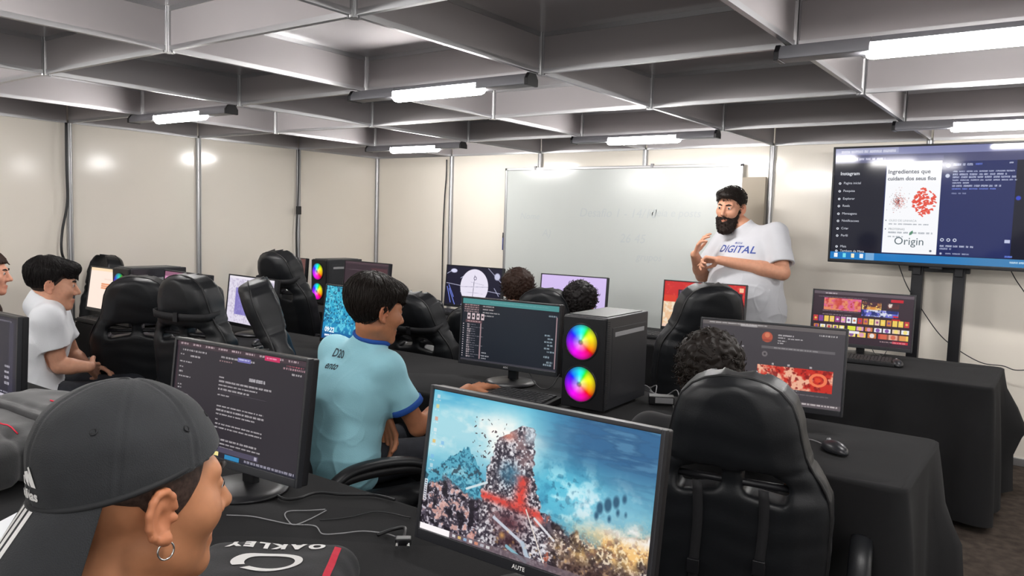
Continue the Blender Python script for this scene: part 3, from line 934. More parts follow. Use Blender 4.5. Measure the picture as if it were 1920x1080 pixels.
class Cv:
    def __init__(s, w, h, bg):
        s.w, s.h = w, h; s.a = np.zeros((h, w, 3)) + np.array(bg, float)
        s.X, s.Y = np.meshgrid((np.arange(w) + 0.5) / w, (np.arange(h) + 0.5) / h); s.asp = h / w
    def mask(s, m, c, al=1.0):
        m = np.clip(np.asarray(m, float) * al, 0, 1)[..., None]; s.a = s.a * (1 - m) + np.array(c, float) * m; return s
    def rect(s, x0, y0, x1, y1, c, al=1.0):
        i0, i1 = int(round(x0 * s.w)), max(int(round(x0 * s.w)) + 1, int(round(x1 * s.w))); j0, j1 = int(round(y0 * s.h)), max(int(round(y0 * s.h)) + 1, int(round(y1 * s.h)))
        s.a[j0:j1, i0:i1] = s.a[j0:j1, i0:i1] * (1 - al) + np.array(c, float) * al; return s
    def disc(s, x, y, r, c, al=1.0, soft=0.004, ry=None):
        d = np.hypot(s.X - x, (s.Y - y) * s.asp * (1 if ry is None else r / ry))
        return s.mask(np.clip((r - d) / soft, 0, 1), c, al)
    def line(s, x0, y0, x1, y1, th, c, al=1.0):
        ax, ay = s.X - x0, (s.Y - y0) * s.asp; bx, by = x1 - x0, (y1 - y0) * s.asp
        t = np.clip((ax * bx + ay * by) / (bx * bx + by * by + 1e-12), 0, 1)
        return s.mask(np.clip((th - np.hypot(ax - t * bx, ay - t * by)) / (th * 0.5) + 0.3, 0, 1), c, al)
    def poly(s, pts, c, al=1.0):
        ins = np.zeros(s.X.shape, bool); n = len(pts)
        for i in range(n):
            x0, y0 = pts[i]; x1, y1 = pts[(i + 1) % n]
            cnd = (y0 > s.Y) != (y1 > s.Y)
            with np.errstate(divide='ignore', invalid='ignore'):
                xi = (x1 - x0) * (s.Y - y0) / ((y1 - y0) if y1 != y0 else 1e-9) + x0
            ins ^= cnd & (s.X < xi)
        return s.mask(ins, c, al)
    def words(s, x, y, wd, hh, c, seed, al=0.85, wl=0.03, gap=0.006):
        """a line of writing too small to read, as uneven strokes"""
        rng = np.random.default_rng(seed); xx = x
        while xx < x + wd:
            l = min(rng.uniform(0.35, 1.3) * wl, x + wd - xx)
            if l > 0.002:
                i0, i1 = int(xx * s.w), max(int(xx * s.w) + 1, int((xx + l) * s.w)); j0 = int(y * s.h); j1 = max(j0 + 1, int((y + hh) * s.h))
                k = rng.uniform(0.45, 1.0, (j1 - j0, i1 - i0, 1))
                s.a[j0:j1, i0:i1] = s.a[j0:j1, i0:i1] * (1 - al * k[: s.a[j0:j1, i0:i1].shape[0], : s.a[j0:j1, i0:i1].shape[1]]) + np.array(c, float) * al * k[: s.a[j0:j1, i0:i1].shape[0], : s.a[j0:j1, i0:i1].shape[1]]
            xx += l + gap
        return s
    def out(s):
        v = np.clip(s.a, 0, 255) / 255
        return np.where(v <= 0.04045, v / 12.92, ((v + 0.055) / 1.055) ** 2.4)

def lerp3(t, stops):
    xs = [a for a, _ in stops]
    return np.stack([np.interp(t, xs, [c[k] for _, c in stops]) for k in range(3)], -1)

def paint_landscape(w, h):
    """bright fantasy battlefield landscape: cloudy teal sky, mountain, rock pinnacle with red cloth, glowing plain"""
    c = Cv(w, h, (0, 0, 0)); X, Y = c.X, c.Y
    n1 = fbm(w, h, 3, 1, 6, .8); n2 = fbm(w, h, 5, 2, 7, .9); n3 = fbm(w, h, 16, 3, 5, .6); n4 = fbm(w, h, 48, 4, 3, .6); n5 = fbm(w, h, 110, 9, 2, .6); st = fbm(w, h, 8, 12, 5, 3.0)
    sp = lambda n, t, k: np.clip((n - t) * k, 0, 1)
    c.a = lerp3(np.clip(Y + .3 * (n1 - .5), 0, 1), [(0, (84, 178, 210)), (.15, (120, 200, 220)), (.4, (120, 196, 216)), (.6, (96, 168, 196)), (1, (60, 70, 90))])
    right = np.clip((X - .46) / .25, 0, 1) * np.clip((.52 - Y) / .3, 0, 1)
    c.mask(right, (46, 96, 140), .95); c.mask(right * sp(st, .48, 5), (30, 66, 104), .6); c.mask(right * sp(st, .56, 6), (110, 170, 205), .5)
    light = np.clip((.60 - X) / .2, 0, 1) * np.clip(1.25 - np.abs(Y - .25) / .2, 0, 1)
    c.mask(light * (.35 + .9 * sp(n2, .38, 4)), (250, 250, 244)); c.disc(.36, .24, .10, (255, 253, 246), .8, soft=.12)
    c.mask(np.clip((.35 - X) / .3, 0, 1) * np.clip((.14 - Y) / .1, 0, 1) * sp(st, .42, 4), (64, 164, 204), .8)
    # lower right sky: turquoise spray and smoke
    tq = np.exp(-((X - .66) / .16) ** 2 - ((Y - .50) / .17) ** 2)
    c.mask(tq, (70, 186, 216), .95); c.mask(tq * sp(n3, .5, 7), (196, 246, 252), .9); c.mask(tq * sp(n4, .58, 8), (30, 98, 130), .7); c.mask(tq * sp(.42 - n3 + .5, .5, 7), (24, 104, 146), .6)
    smk = np.exp(-((X - .83) / .16) ** 2 - ((Y - .55) / .14) ** 2); c.mask(smk * (.5 + .8 * sp(n2, .42, 5)), (176, 216, 230), .9); c.mask(smk * sp(n3, .56, 8), (238, 246, 250), .8)
    # left mountain
    ridge = np.interp(X[0], [0, .05, .10, .155, .20, .25, .28, .33], [.58, .55, .48, .41, .345, .44, .50, .64]) + .04 * (n5[h // 2] - .5)
    mm = ((Y > ridge[None]) & (X < .32) & (Y < .74)) * 1.0
    c.mask(mm, (86, 166, 190)); c.mask(mm * sp(n5, .52, 8), (26, 88, 116), .75); c.mask(mm * sp(n3, .52, 7), (160, 214, 226), .7); c.mask(mm * sp(n4, .60, 9), (40, 60, 74), .8)
    rng = np.random.default_rng(5)
    for _ in range(60):
        x, y = rng.uniform(.22, .38), rng.uniform(.12, .46); c.line(x, y, x + rng.uniform(-.008, .008), y + rng.uniform(-.012, .012), rng.uniform(.001, .003), (60, 44, 50), .85)
    # dark crowded ground
    gtop = np.interp(X[0], [0, .1, .2, .3, .45, .6, .7, .8, .9, 1], [.66, .60, .64, .66, .72, .66, .70, .74, .66, .60])
    gm = np.clip((Y - gtop[None] + .16 * (n3 - .5)) / .03, 0, 1)
    c.mask(gm, (62, 54, 66)); c.mask(gm * sp(n3, .5, 6), (104, 96, 112), .8)
    c.mask(gm * sp(n5, .55, 10), (222, 214, 224), .75); c.mask(gm * sp(.5 - n4 + .5, .53, 9), (20, 14, 24), .9); c.mask(gm * sp(n4, .60, 10) * (X < .62), (206, 98, 70), .65)
    c.mask(gm * np.exp(-((X - .15) / .2) ** 2) * sp(n4, .57, 9), (236, 226, 228), .5)
    glow = np.clip((X - .58) / .25, 0, 1) * np.exp(-((Y - .77 + .30 * (X - .8)) / .12) ** 2)
    c.mask(glow * (.35 + 1.0 * sp(n3, .40, 4)), (244, 196, 124), .95); c.mask(glow * sp(n5, .54, 8), (255, 236, 196), .7); c.mask(glow * sp(n4, .58, 9), (120, 78, 60), .6)
    c.mask(np.clip((X - .80) / .1, 0, 1) * np.exp(-((Y - .63) / .06) ** 2) * sp(n3, .42, 4), (244, 246, 250), .95)
    br = np.clip((X - .62) / .1, 0, 1) * np.clip((Y - .84) / .08, 0, 1); c.mask(br, (84, 60, 52), .75); c.mask(br * sp(n4, .55, 9), (190, 150, 110), .6); c.mask(br * sp(.5 - n5 + .5, .54, 9), (40, 26, 26), .7)
    for x, y, r in ((.80, .52, .016), (.83, .49, .018), (.86, .46, .016), (.89, .43, .012), (.79, .57, .012), (.87, .52, .010), (.84, .57, .010), (.90, .52, .008)):
        c.disc(x, y, r, (44, 84, 112), .9, soft=.008, ry=r * 1.7)
    # rock pinnacle with red cloth, in the middle of the picture
    Yc = Y[:, 0]
    xl = np.interp(Yc, [.10, .17, .24, .32, .45, .6, .8, 1.], [.46, .41, .345, .325, .305, .29, .285, .28]) + .022 * (n4[:, w // 3] - .5) + .015 * (n5[:, w // 4] - .5)
    xr = np.interp(Yc, [.10, .17, .24, .32, .45, .6, .8, 1.], [.50, .505, .512, .505, .525, .56, .60, .60]) + .022 * (n4[:, w // 2] - .5) + .015 * (n5[:, w // 2] - .5)
    pm = np.clip(np.minimum(X - xl[:, None], xr[:, None] - X) / .006, 0, 1) * (Y > .125)
    c.mask(pm, (112, 104, 112)); c.mask(pm * sp(n4, .52, 8), (214, 212, 218), .85); c.mask(pm * sp(.5 - n5 + .5, .53, 9), (36, 30, 42), .85); c.mask(pm * sp(n3, .55, 8), (150, 120, 122), .7)
    c.mask(pm * sp(n5, .6, 10), (245, 242, 245), .8)
    c.mask(pm * np.clip((.26 - Y) / .06, 0, 1) * np.clip((X - .45) / .02, 0, 1), (196, 214, 224), .6)
    c.mask(pm * np.exp(-((X - .47) / .026) ** 2) * np.clip((Y - .44) / .03, 0, 1) * np.clip((.68 - Y) / .05, 0, 1) * (.45 + n5), (226, 66, 54), .97)
    c.mask(pm * np.exp(-((Y - .655 - .12 * (X - .4)) / .030) ** 2) * (.45 + n5), (220, 72, 62), .92)
    c.mask(pm * np.exp(-((X - .385) / .03) ** 2 - ((Y - .21) / .035) ** 2), (206, 120, 100), .8)
    c.mask(pm * np.exp(-((X - .41) / .045) ** 2 - ((Y - .46) / .07) ** 2) * (.5 + n4), (56, 112, 140), .85)
    c.mask(pm * np.exp(-((X - .43) / .07) ** 2 - ((Y - .77) / .07) ** 2) * (.4 + n5), (92, 44, 52), .85)
    c.mask(np.exp(-((X - .44) / .06) ** 2 - ((Y - .90) / .06) ** 2), (40, 14, 22), .85); c.disc(.405, .87, .018, (236, 176, 96), .9, soft=.02)
    c.line(.215, .635, .31, .555, .005, (206, 222, 228)); c.line(.36, .77, .50, .88, .007, (196, 200, 212)); c.line(.50, .88, .53, .97, .010, (176, 190, 204)); c.line(.50, .66, .60, .97, .003, (226, 214, 206)); c.line(.43, .93, .52, .99, .007, (130, 176, 190))
    c.disc(.555, .715, .022, (232, 128, 112), .9, soft=.015); c.line(.54, .70, .63, .80, .005, (216, 214, 220))
    for _ in range(60):
        x, y = rng.uniform(.33, .88), rng.uniform(.78, .99); c.disc(x, y, rng.uniform(.002, .009), (244, 190, 116), .6, soft=.010)
    # desktop icons and task bar
    for k, y in enumerate((.05, .12, .21, .29, .37, .48, .545)):
        for q in ((.025,) if k not in (4,) else (.025, .07)):
            c.rect(q - .008, y - .016, q + .008, y + .010, ((205, 225, 230), (220, 225, 230), (240, 210, 120), (235, 140, 110), (235, 235, 235), (240, 180, 70), (120, 180, 230))[(k + int(q * 40)) % 7], .65)
            c.words(q - .014, y + .020, .028, .009, (240, 240, 240), k, wl=.012, al=.6)
    c.rect(0, .645, .016, .80, (240, 240, 244), .8)
    for k in range(9): c.rect(.003, .655 + k * .016, .012, .662 + k * .016, (90, 90, 110))
    c.rect(0, .958, 1, 1, (112, 96, 104), .8); c.rect(0, .958, .155, 1, (252, 246, 248))
    for k in range(7): c.rect(.17 + k * .028, .968, .186 + k * .028, .990, [(230, 230, 235), (240, 200, 120), (150, 190, 225), (240, 240, 240), (230, 150, 120), (190, 190, 200), (230, 230, 230)][k], .8)
    return c.out()

def paint_chat(w, h):
    """dark writing assistant page with lines of text"""
    c = Cv(w, h, (38, 33, 40)); g = (212, 206, 208)
    c.rect(0, 0, 1, .045, (62, 46, 54)); 
    for k in range(9): c.words(.03 + k * .105, .014, .07, .018, (222, 200, 205), k, wl=.02)
    c.rect(.70, .01, .81, .05, (196, 40, 92)); c.words(.715, .022, .08, .016, (250, 190, 210), 3)
    c.words(.05, .075, .2, .016, g, 11, wl=.02); c.words(.86, .06, .12, .016, (205, 90, 110), 12, wl=.01); c.words(.84, .085, .15, .014, (220, 170, 180), 13, wl=.01)
    c.words(.90, .125, .07, .016, g, 14, wl=.02); c.words(.12, .125, .08, .016, g, 15)
    for k, y in enumerate((.12, .19, .24, .285, .33, .41, .44, .50, .55, .60)): c.words(.035, y, .03 + .07 * (k % 3 == 1), .014, g, 20 + k, wl=.02)
    c.rect(.012, .05, .02, 1, (60, 34, 44))
    c.words(.37, .085, .26, .017, g, 40); c.rect(.50, .066, .60, .108, (108, 104, 170)); c.words(.51, .08, .08, .012, (220, 220, 250), 41); c.words(.36, .12, .10, .016, (190, 150, 150), 42, wl=.012)
    c.words(.60, .235, .12, .03, (225, 222, 226), 43, wl=.05)
    y = .27; seed = 50
    for lines in ((.04, .40, .30, .24), (.09,), (.0,), (.36, .37, .30), (.02, .36, .36), (.0,), (.33, .36, .16), (.0,), (.34, .18)):
        for l in lines:
            if l: c.words(.37, y, l, .014, g, seed, wl=.035)
            y += .036; seed += 1
        y += .016
    c.rect(.37, .405, .74, .409, (70, 62, 72)); c.rect(.36, .905, .72, .955, (74, 68, 88)); c.rect(.69, .915, .71, .945, (170, 165, 180))
    c.rect(0, .965, 1, 1, (30, 30, 44)); c.rect(.34, .955, .42, .99, (240, 225, 150)); c.rect(.30, .96, .335, .99, (190, 190, 200)); c.rect(.47, .962, .58, 1, (40, 130, 180)); c.words(.62, .97, .36, .018, (190, 185, 200), 99, wl=.02)
    return c.out()

def paint_code(w, h):
    c = Cv(w, h, (24, 29, 38)); rng = np.random.default_rng(3)
    c.rect(0, 0, 1, .085, (74, 140, 140)); c.words(.3, .03, .6, .018, (140, 190, 190), 1, al=.5)
    c.rect(0, .085, .35, .17, (40, 34, 40))
    for k in range(4): c.words(.02 + .0 * k, .095 + .035 * k, .16, .02, (205, 170, 170), k, wl=.03); c.words(.22, .1 + .05 * k, .12 + .06 * (k == 2), .022, (196, 190, 190), 30 + k, wl=.05)
    for k in range(4): c.rect(.055 + .05 * k, .235, .09 + .05 * k, .335, (205, 185, 190)); c.rect(.062 + .05 * k, .27, .08 + .05 * k, .3, (60, 50, 55))
    c.rect(.04, .345, .22, .39, (92, 66, 72)); c.words(.06, .36, .14, .018, (225, 190, 190), 7)
    for k in range(15):
        y = .41 + k * .037
        c.rect(.012, y, .022, y + .012, (190, 180, 185)); c.words(.06, y, .03 + .01 * rng.random(), .024, (225, 205, 208), 50 + k, wl=.02)
        c.words(.10, y + .006, .05 + .09 * (k % 4 == 1), .010, (150, 145, 155), 80 + k)
    c.rect(.20, .39, .215, .96, (150, 125, 130)); c.rect(.975, .17, .985, .96, (150, 125, 130))
    for k, y in enumerate((.15, .45, .50, .55, .6, .65, .70, .78, .86, .9)):
        c.words(.90 - .03 * (k % 2), y, .06 + .02 * (k % 3 == 0), .026, (175, 195, 205), 120 + k, wl=.02)
    c.words(.23, .85, .05, .02, (200, 200, 205), 140); c.words(.23, .90, .08, .02, (200, 200, 205), 141); c.words(.23, .94, .05, .02, (200, 200, 205), 142)
    c.rect(0, .975, 1, 1, (60, 58, 66))
    return c.out()

def paint_profile(w, h):
    c = Cv(w, h, (66, 62, 66)); g = (205, 200, 202)
    c.rect(0, 0, 1, .05, (98, 92, 92)); c.words(.05, .015, .42, .016, (205, 200, 200), 1, wl=.05); c.rect(.28, .02, .4, .05, (200, 196, 196), .6)
    for k in range(7): c.words(.03, .09 + k * .06, .02 + .05 * (k in (1, 4)), .016, g, 10 + k)
    c.disc(.475, .16, .040, (176, 84, 64)); c.disc(.475, .135, .02, (206, 120, 90)); c.rect(.445, .19, .505, .215, (150, 70, 55))
    c.words(.55, .115, .11, .02, g, 30, wl=.05); c.words(.55, .15, .05, .018, g, 31); c.words(.62, .155, .1, .016, g, 32); c.words(.55, .19, .06, .016, g, 33); c.words(.55, .22, .04, .016, g, 34)
    c.rect(.44, .275, .94, .31, (96, 92, 95)); c.words(.53, .285, .3, .014, (165, 160, 162), 35)
    c.disc(.465, .38, .022, (110, 104, 106)); c.disc(.465, .38, .010, (60, 56, 60)); c.words(.30, .3, .015, .02, g, 40)
    n = fbm(w, h, 16, 6, 4, .6); n2 = fbm(w, h, 40, 8, 3, .6)
    m = (c.X > .42) & (c.X < .935) & (c.Y > .52) & (c.Y < .80)
    c.mask(m, (196, 44, 32)); c.mask(m * np.clip((n - .5) * 7, 0, 1), (238, 190, 160), .9); c.mask(m * np.clip((.47 - n2) * 8, 0, 1), (120, 18, 18), .8)
    d = np.hypot((c.X - .84) / .05, (c.Y - .65) / .07); c.mask(m * (np.abs(d - 1) < .22), (235, 120, 80)); c.mask(m * (d < .4), (220, 70, 40))
    for k, x in enumerate((.52, .63, .78)): c.words(x, .49, .015, .025, (225, 215, 215), 60 + k)
    c.words(.42, .81, .3, .014, (170, 160, 160), 61); c.words(.42, .85, .5, .012, (120, 112, 114), 62)
    c.rect(0, .945, 1, 1, (92, 84, 88)); c.words(.35, .955, .3, .024, (240, 236, 236), 63, wl=.02); c.words(.70, .96, .28, .018, (225, 215, 215), 64)
    c.words(.83, .075, .12, .022, (220, 215, 215), 65, wl=.012)
    return c.out()

def tiles(c, x0, y0, x1, y1, n, seed, pal):
    rng = np.random.default_rng(seed); wd = (x1 - x0) / n
    for k in range(n):
        a = pal[rng.integers(len(pal))]; c.rect(x0 + k * wd, y0, x0 + (k + .82) * wd, y1, a)
        b = pal[rng.integers(len(pal))]; c.disc(x0 + (k + .41) * wd, (y0 + y1) / 2, wd * .25, b, .9)

def paint_games(w, h):
    c = Cv(w, h, (50, 34, 44)); n = fbm(w, h, 18, 3, 4, .6); n2 = fbm(w, h, 36, 9, 3, .6)
    c.rect(0, 0, 1, .06, (92, 80, 88)); c.words(.12, .03, .12, .025, (230, 215, 220), 1); c.rect(.78, .09, .90, .14, (190, 20, 40)); c.words(.05, .11, .5, .012, (160, 140, 150), 2)
    def art(x0, y0, x1, y1, a, b, d):
        m = (c.X > x0) & (c.X < x1) & (c.Y > y0) & (c.Y < y1)
        c.mask(m, a); c.mask(m * np.clip((n - .5) * 8, 0, 1), b, .9); c.mask(m * np.clip((n2 - .55) * 9, 0, 1), d, .9)
    art(.11, .13, .49, .37, (214, 96, 140), (226, 140, 90), (190, 60, 60)); c.disc(.25, .22, .05, (200, 70, 50), .7, .03)
    art(.50, .16, .69, .31, (72, 38, 50), (226, 150, 60), (240, 210, 120)); art(.50, .31, .86, .44, (30, 44, 110), (235, 235, 245), (110, 110, 210))
    art(.75, .17, .86, .27, (90, 40, 40), (235, 225, 215), (60, 30, 40)); c.rect(.81, .40, .86, .43, (210, 30, 40))
    c.words(.10, .385, .38, .012, (190, 160, 170), 5)
    pal = [(226, 196, 170), (200, 120, 60), (214, 150, 190), (240, 220, 120), (150, 60, 130), (230, 230, 235), (190, 60, 60), (120, 70, 150), (235, 200, 90)]
    c.words(.1, .455, .3, .014, (190, 165, 170), 6); tiles(c, .01, .49, .98, .60, 17, 4, pal); c.rect(.80, .46, .88, .49, (190, 20, 40))
    tiles(c, .37, .655, .99, .735, 7, 8, pal); tiles(c, .37, .76, .99, .86, 6, 9, pal); c.rect(.37, .655, .45, .74, (214, 222, 60)); c.rect(.375, .75, .49, .80, (235, 230, 235))
    c.rect(.70, .76, .95, .86, (214, 120, 80), .6); c.rect(.82, .88, .97, .93, (190, 40, 60)); c.words(.7, .9, .25, .02, (230, 200, 200), 11); tiles(c, .02, .66, .35, .74, 5, 14, pal)
    return c.out()

def paint_red(w, h):
    c = Cv(w, h, (200, 34, 34)); n = fbm(w, h, 24, 3, 4, .6)
    c.mask(np.clip((n - .55) * 8, 0, 1), (232, 90, 70), .8); c.rect(0, .42, .16, 1, (232, 190, 150)); c.mask((c.X < .16) * (c.Y > .42) * np.clip((n - .5) * 8, 0, 1), (240, 225, 200), .9)
    c.rect(.0, .3, .16, .45, (214, 60, 40)); c.rect(.18, .17, .97, .95, (38, 28, 40))
    pal = [(70, 40, 60), (150, 90, 80), (60, 60, 100), (190, 60, 60), (110, 80, 120), (90, 40, 50)]
    for k in range(6):
        tiles(c, .20, .2 + .12 * k, .96, .29 + .12 * k, 4, k + 3, pal)
    c.rect(.25, .72, .38, .82, (235, 200, 190)); c.rect(.4, .3, .56, .42, (214, 150, 130)); c.rect(0, .95, 1, 1, (235, 200, 180)); c.rect(.93, .05, .98, .14, (245, 190, 150))
    return c.out()

def paint_lilac(w, h):
    c = Cv(w, h, (206, 186, 236)); c.a = lerp3(c.Y, [(0, (212, 190, 240)), (1, (202, 186, 232))])
    return c.out()

def paint_radar(w, h):
    c = Cv(w, h, (26, 24, 44)); rng = np.random.default_rng(2)
    for k in range(9):
        x, y = rng.uniform(0, 1), rng.uniform(0, 1); c.line(x, y, x + rng.uniform(-.4, .4), y + rng.uniform(-.3, .3), .006, (196, 200, 226), .8)
    for x0, y0, x1, y1 in ((.02, .55, .10, .95), (.06, .6, .18, .99), (.05, .5, .15, .8)): c.line(x0, y0, x1, y1, .008, (120, 140, 235), .9)
    c.disc(.13, .12, .07, (214, 214, 240), soft=.02, ry=.035); c.disc(.92, .2, .06, (200, 200, 226), soft=.02); c.disc(.9, .85, .05, (200, 200, 226), .8, soft=.02)
    c.line(.0, .45, 1, .62, .006, (190, 190, 214), .8); c.line(.75, .0, 1, .35, .006, (190, 190, 214), .8)
    c.disc(.52, .50, .255, (232, 226, 242)); c.line(.52, .2, .50, .9, .004, (70, 66, 90)); c.line(.28, .52, .77, .48, .003, (140, 136, 160)); c.disc(.53, .28, .03, (90, 84, 110), .7); c.disc(.53, .28, .018, (232, 226, 242))
    c.line(.45, .38, .7, .44, .002, (150, 146, 170)); c.line(.36, .65, .68, .66, .002, (150, 146, 170))
    return c.out()

def paint_darkpage(w, h):
    c = Cv(w, h, (54, 40, 48)); c.rect(0, 0, 1, .06, (74, 56, 64)); c.rect(.62, .12, .98, .9, (78, 48, 54)); c.words(.1, .2, .3, .03, (110, 92, 100), 2)
    return c.out()

def paint_fire(w, h):
    c = Cv(w, h, (108, 70, 66)); n = fbm(w, h, 14, 5, 4, .6)
    c.mask(np.exp(-((c.X - .42) / .16) ** 2) * np.clip((c.Y - .05) * 8, 0, 1), (60, 180, 205)); c.mask(np.exp(-((c.X - .54) / .06) ** 2) * np.clip((c.Y - .2) * 4, 0, 1), (226, 236, 226))
    c.disc(.80, .66, .21, (232, 160, 84), soft=.05); c.mask(np.clip((n - .5) * 8, 0, 1) * (np.hypot(c.X - .8, (c.Y - .66) * c.asp) < .2), (150, 78, 40), .9)
    c.mask((c.X < .25), (70, 54, 60), .9)
    return c.out()

def paint_ocean(w, h):
    c = Cv(w, h, (30, 110, 160)); n = fbm(w, h, 30, 4, 4, .6); n2 = fbm(w, h, 60, 8, 2, .6)
    c.a = lerp3(c.Y, [(0, (60, 180, 205)), (.35, (44, 168, 205)), (.75, (36, 140, 190)), (1, (20, 70, 130))])
    c.mask(np.clip((n - .5) * 7, 0, 1) * (c.Y < .85), (110, 215, 235), .8); c.mask(np.clip((.46 - n2) * 8, 0, 1) * (c.Y < .7), (14, 70, 110), .8)
    return c.out()

def paint_sheet(w, h):
    c = Cv(w, h, (226, 220, 236)); n = fbm(w, h, 50, 4, 2, .6)
    c.mask(np.clip((n - .52) * 9, 0, 1), (190, 180, 204), .7); c.rect(.17, .24, .66, .82, (132, 122, 190)); c.mask((c.X > .17) * (c.X < .66) * (c.Y > .24) * (c.Y < .82) * np.clip((n - .5) * 8, 0, 1), (150, 142, 206), .8)
    c.rect(.72, .2, .95, .3, (200, 196, 222)); c.words(.7, .42, .25, .03, (150, 140, 180), 3); c.rect(0, 0, 1, .05, (236, 230, 240))
    return c.out()

def paint_pink(w, h):
    c = Cv(w, h, (236, 226, 228)); c.rect(0, 0, 1, .10, (150, 100, 124)); c.rect(0, .10, 1, .2, (214, 150, 186)); c.words(.1, .13, .7, .03, (245, 215, 230), 2); c.rect(.72, .38, .88, .6, (120, 116, 116))
    return c.out()

def paint_peach(w, h):
    c = Cv(w, h, (252, 232, 218)); c.rect(0, 0, 1, .07, (250, 220, 180)); c.words(.4, .25, .2, .03, (236, 205, 190), 4, wl=.05)
    for k in range(3): c.rect(.33, .37 + .05 * k, .60, .405 + .05 * k, (236, 160, 116)); c.words(.35, .38 + .05 * k, .2, .015, (220, 110, 70), k)
    return c.out()

def paint_darkchat(w, h):
    c = Cv(w, h, (34, 32, 46)); c.rect(.86, .06, .93, .93, (48, 46, 64)); c.words(.6, .05, .3, .02, (130, 126, 140), 1)
    for k in range(4): c.words(.80, .60 + .07 * k, .08, .03, (220, 215, 225), 3 + k, wl=.03)
    c.rect(0, .96, 1, 1, (190, 184, 196)); c.words(.7, .93, .25, .018, (190, 186, 200), 9)
    return c.out()

def paint_tv(w, h):
    c = Cv(w, h, (16, 18, 34))
    c.rect(0, 0, 1, .075, (122, 126, 168)); c.rect(0, 0, .30, .05, (180, 182, 205), .55); c.words(.03, .02, .26, .022, (225, 226, 238), 1, wl=.05); c.rect(0, .062, 1, .135, (74, 76, 112))
    c.words(.02, .085, .05, .02, (190, 190, 215), 2); c.rect(.09, .08, .5, .118, (94, 96, 134)); c.words(.10, .088, .14, .02, (215, 215, 232), 3)
    for k, y in enumerate((.31, .38, .45, .52, .585, .655, .72, .79, .885, .925)):
        pass
    c.rect(.245, .135, .80, .93, (30, 40, 92)); c.rect(.25, .125, .495, .925, (246, 247, 250))
    rng = np.random.default_rng(4)
    for k in range(420):
        a = rng.uniform(0, 6.28); r = abs(rng.normal(0, .4)); x, y = .312 + .045 * r * math.cos(a), .475 + .105 * r * math.sin(a)
        c.disc(x, y, .0022, ((205, 60, 50), (120, 70, 70), (90, 80, 90), (214, 120, 100))[k % 4], .9, .002)
    for k in range(130):
        a = rng.uniform(0, 6.28); r = rng.random() ** .5; x, y = .425 + .052 * r * math.cos(a), .475 + .115 * r * math.sin(a); b = rng.uniform(-1, 1)
        c.line(x, y, x + .007, y + .012 * b, .0035, (226, 74, 54), .95)
    c.rect(.258, .635, .264, .645, (90, 100, 110)); c.rect(.258, .71, .264, .72, (90, 100, 110))
    for k, (x, y, l) in enumerate(((.275, .665, .18), (.275, .74, .2), (.275, .775, .07))): c.words(x, y, l, .014, (150, 156, 164), 30 + k, wl=.03)
    c.disc(.47, .895, .007, (90, 96, 110))
    for y in (.15, .235): c.disc(.522, y + .02, .011, (205, 210, 228), soft=.003)
    c.words(.545, .155, .08, .018, (225, 228, 242), 50, wl=.03); c.words(.635, .155, .03, .016, (110, 130, 230), 51)
    for k, l in enumerate((.25, .22, .255, .26, .07, .2, .18)): c.words(.545, .215 + .024 * k, l, .013, (212, 216, 236) if k != 6 else (120, 140, 230), 60 + k, wl=.03)
    c.words(.545, .40, .06, .012, (170, 176, 205), 70)
    for k in range(3): c.disc(.517 + .027 * k, .795, .009, (226, 230, 244), soft=.002); c.disc(.517 + .027 * k, .795, .0055, (30, 40, 92), soft=.002)
    c.rect(.775, .78, .795, .805, (190, 196, 226)); c.words(.51, .84, .14, .015, (225, 228, 242), 71); c.words(.51, .865, .05, .014, (190, 196, 220), 72); c.words(.535, .905, .10, .014, (190, 196, 220), 73); c.words(.78, .91, .03, .016, (120, 150, 250), 74); c.disc(.515, .912, .007, (200, 205, 225))
    c.disc(.815, .44, .012, (50, 70, 190)); c.words(.77, .15, .02, .012, (220, 224, 240), 75)
    c.rect(.87, .93 - .06, .885, .90, (210, 210, 225)); c.words(.90, .88, .09, .018, (230, 230, 240), 76)
    c.rect(0, .935, 1, 1, (30, 120, 190)); c.mask((c.Y > .935) * np.exp(-((c.X - .75) / .2) ** 2), (110, 140, 170), .5)
    for k in range(5): c.rect(.02 + .042 * k, .948, .036 + .042 * k, .985, [(240, 245, 250), (120, 220, 235), (245, 235, 200), (235, 240, 245), (90, 140, 200)][k])
    c.rect(.175, .937, .215, 1, (120, 170, 215)); c.words(.80, .955, .15, .015, (220, 235, 245), 77)
    return c.out()

# ------------------------------------------------------------------ monitors in place
WM, HM = 0.51, 0.305
make_monitor('computer monitor in front with a bright painted battlefield landscape in teal, red and orange', 5.024, -4.50, 0.919, -0.003, 0.133, WM, HM, paint_landscape, rows=640, text='AUTE')
make_monitor('computer monitor with white text on a dark page, just right of the black cap', 4.106, -4.482, 0.914, 0.064, 0.116, WM, HM, paint_chat, rows=420)
make_monitor('dark computer monitor cut by the left photo edge, in front of the boy in white', 2.692, -4.512, 0.881, 0.0, 0.044, WM, HM, paint_darkchat, rows=200)
make_monitor('computer monitor with a teal title bar on dark page, before the light blue boy', 3.821, -2.919, 0.909, 0.072, 0.049, WM, HM, paint_code, rows=360, text='AOC')
make_monitor('computer monitor with a dark profile page and red banner, behind the curly haired boy', 4.936, -2.855, 0.916, 0.138, 0.078, WM, HM, paint_profile, rows=360)
make_monitor('computer monitor showing a turquoise water picture and a clock, behind the light blue boy\'s back', 2.86, -2.93, 0.896, -0.078, 0.128, WM, HM, paint_ocean, rows=220)
make_monitor('computer monitor with white page and purple block, behind the side-on chair', 1.90, -2.86, 0.885, -0.089, 0.10, WM, HM, paint_sheet, rows=220)
make_monitor('computer monitor with a pink bar on top of a white page, at the left', 1.60, -3.09, 0.90, -0.06, 0.08, WM, HM, paint_pink, rows=160)
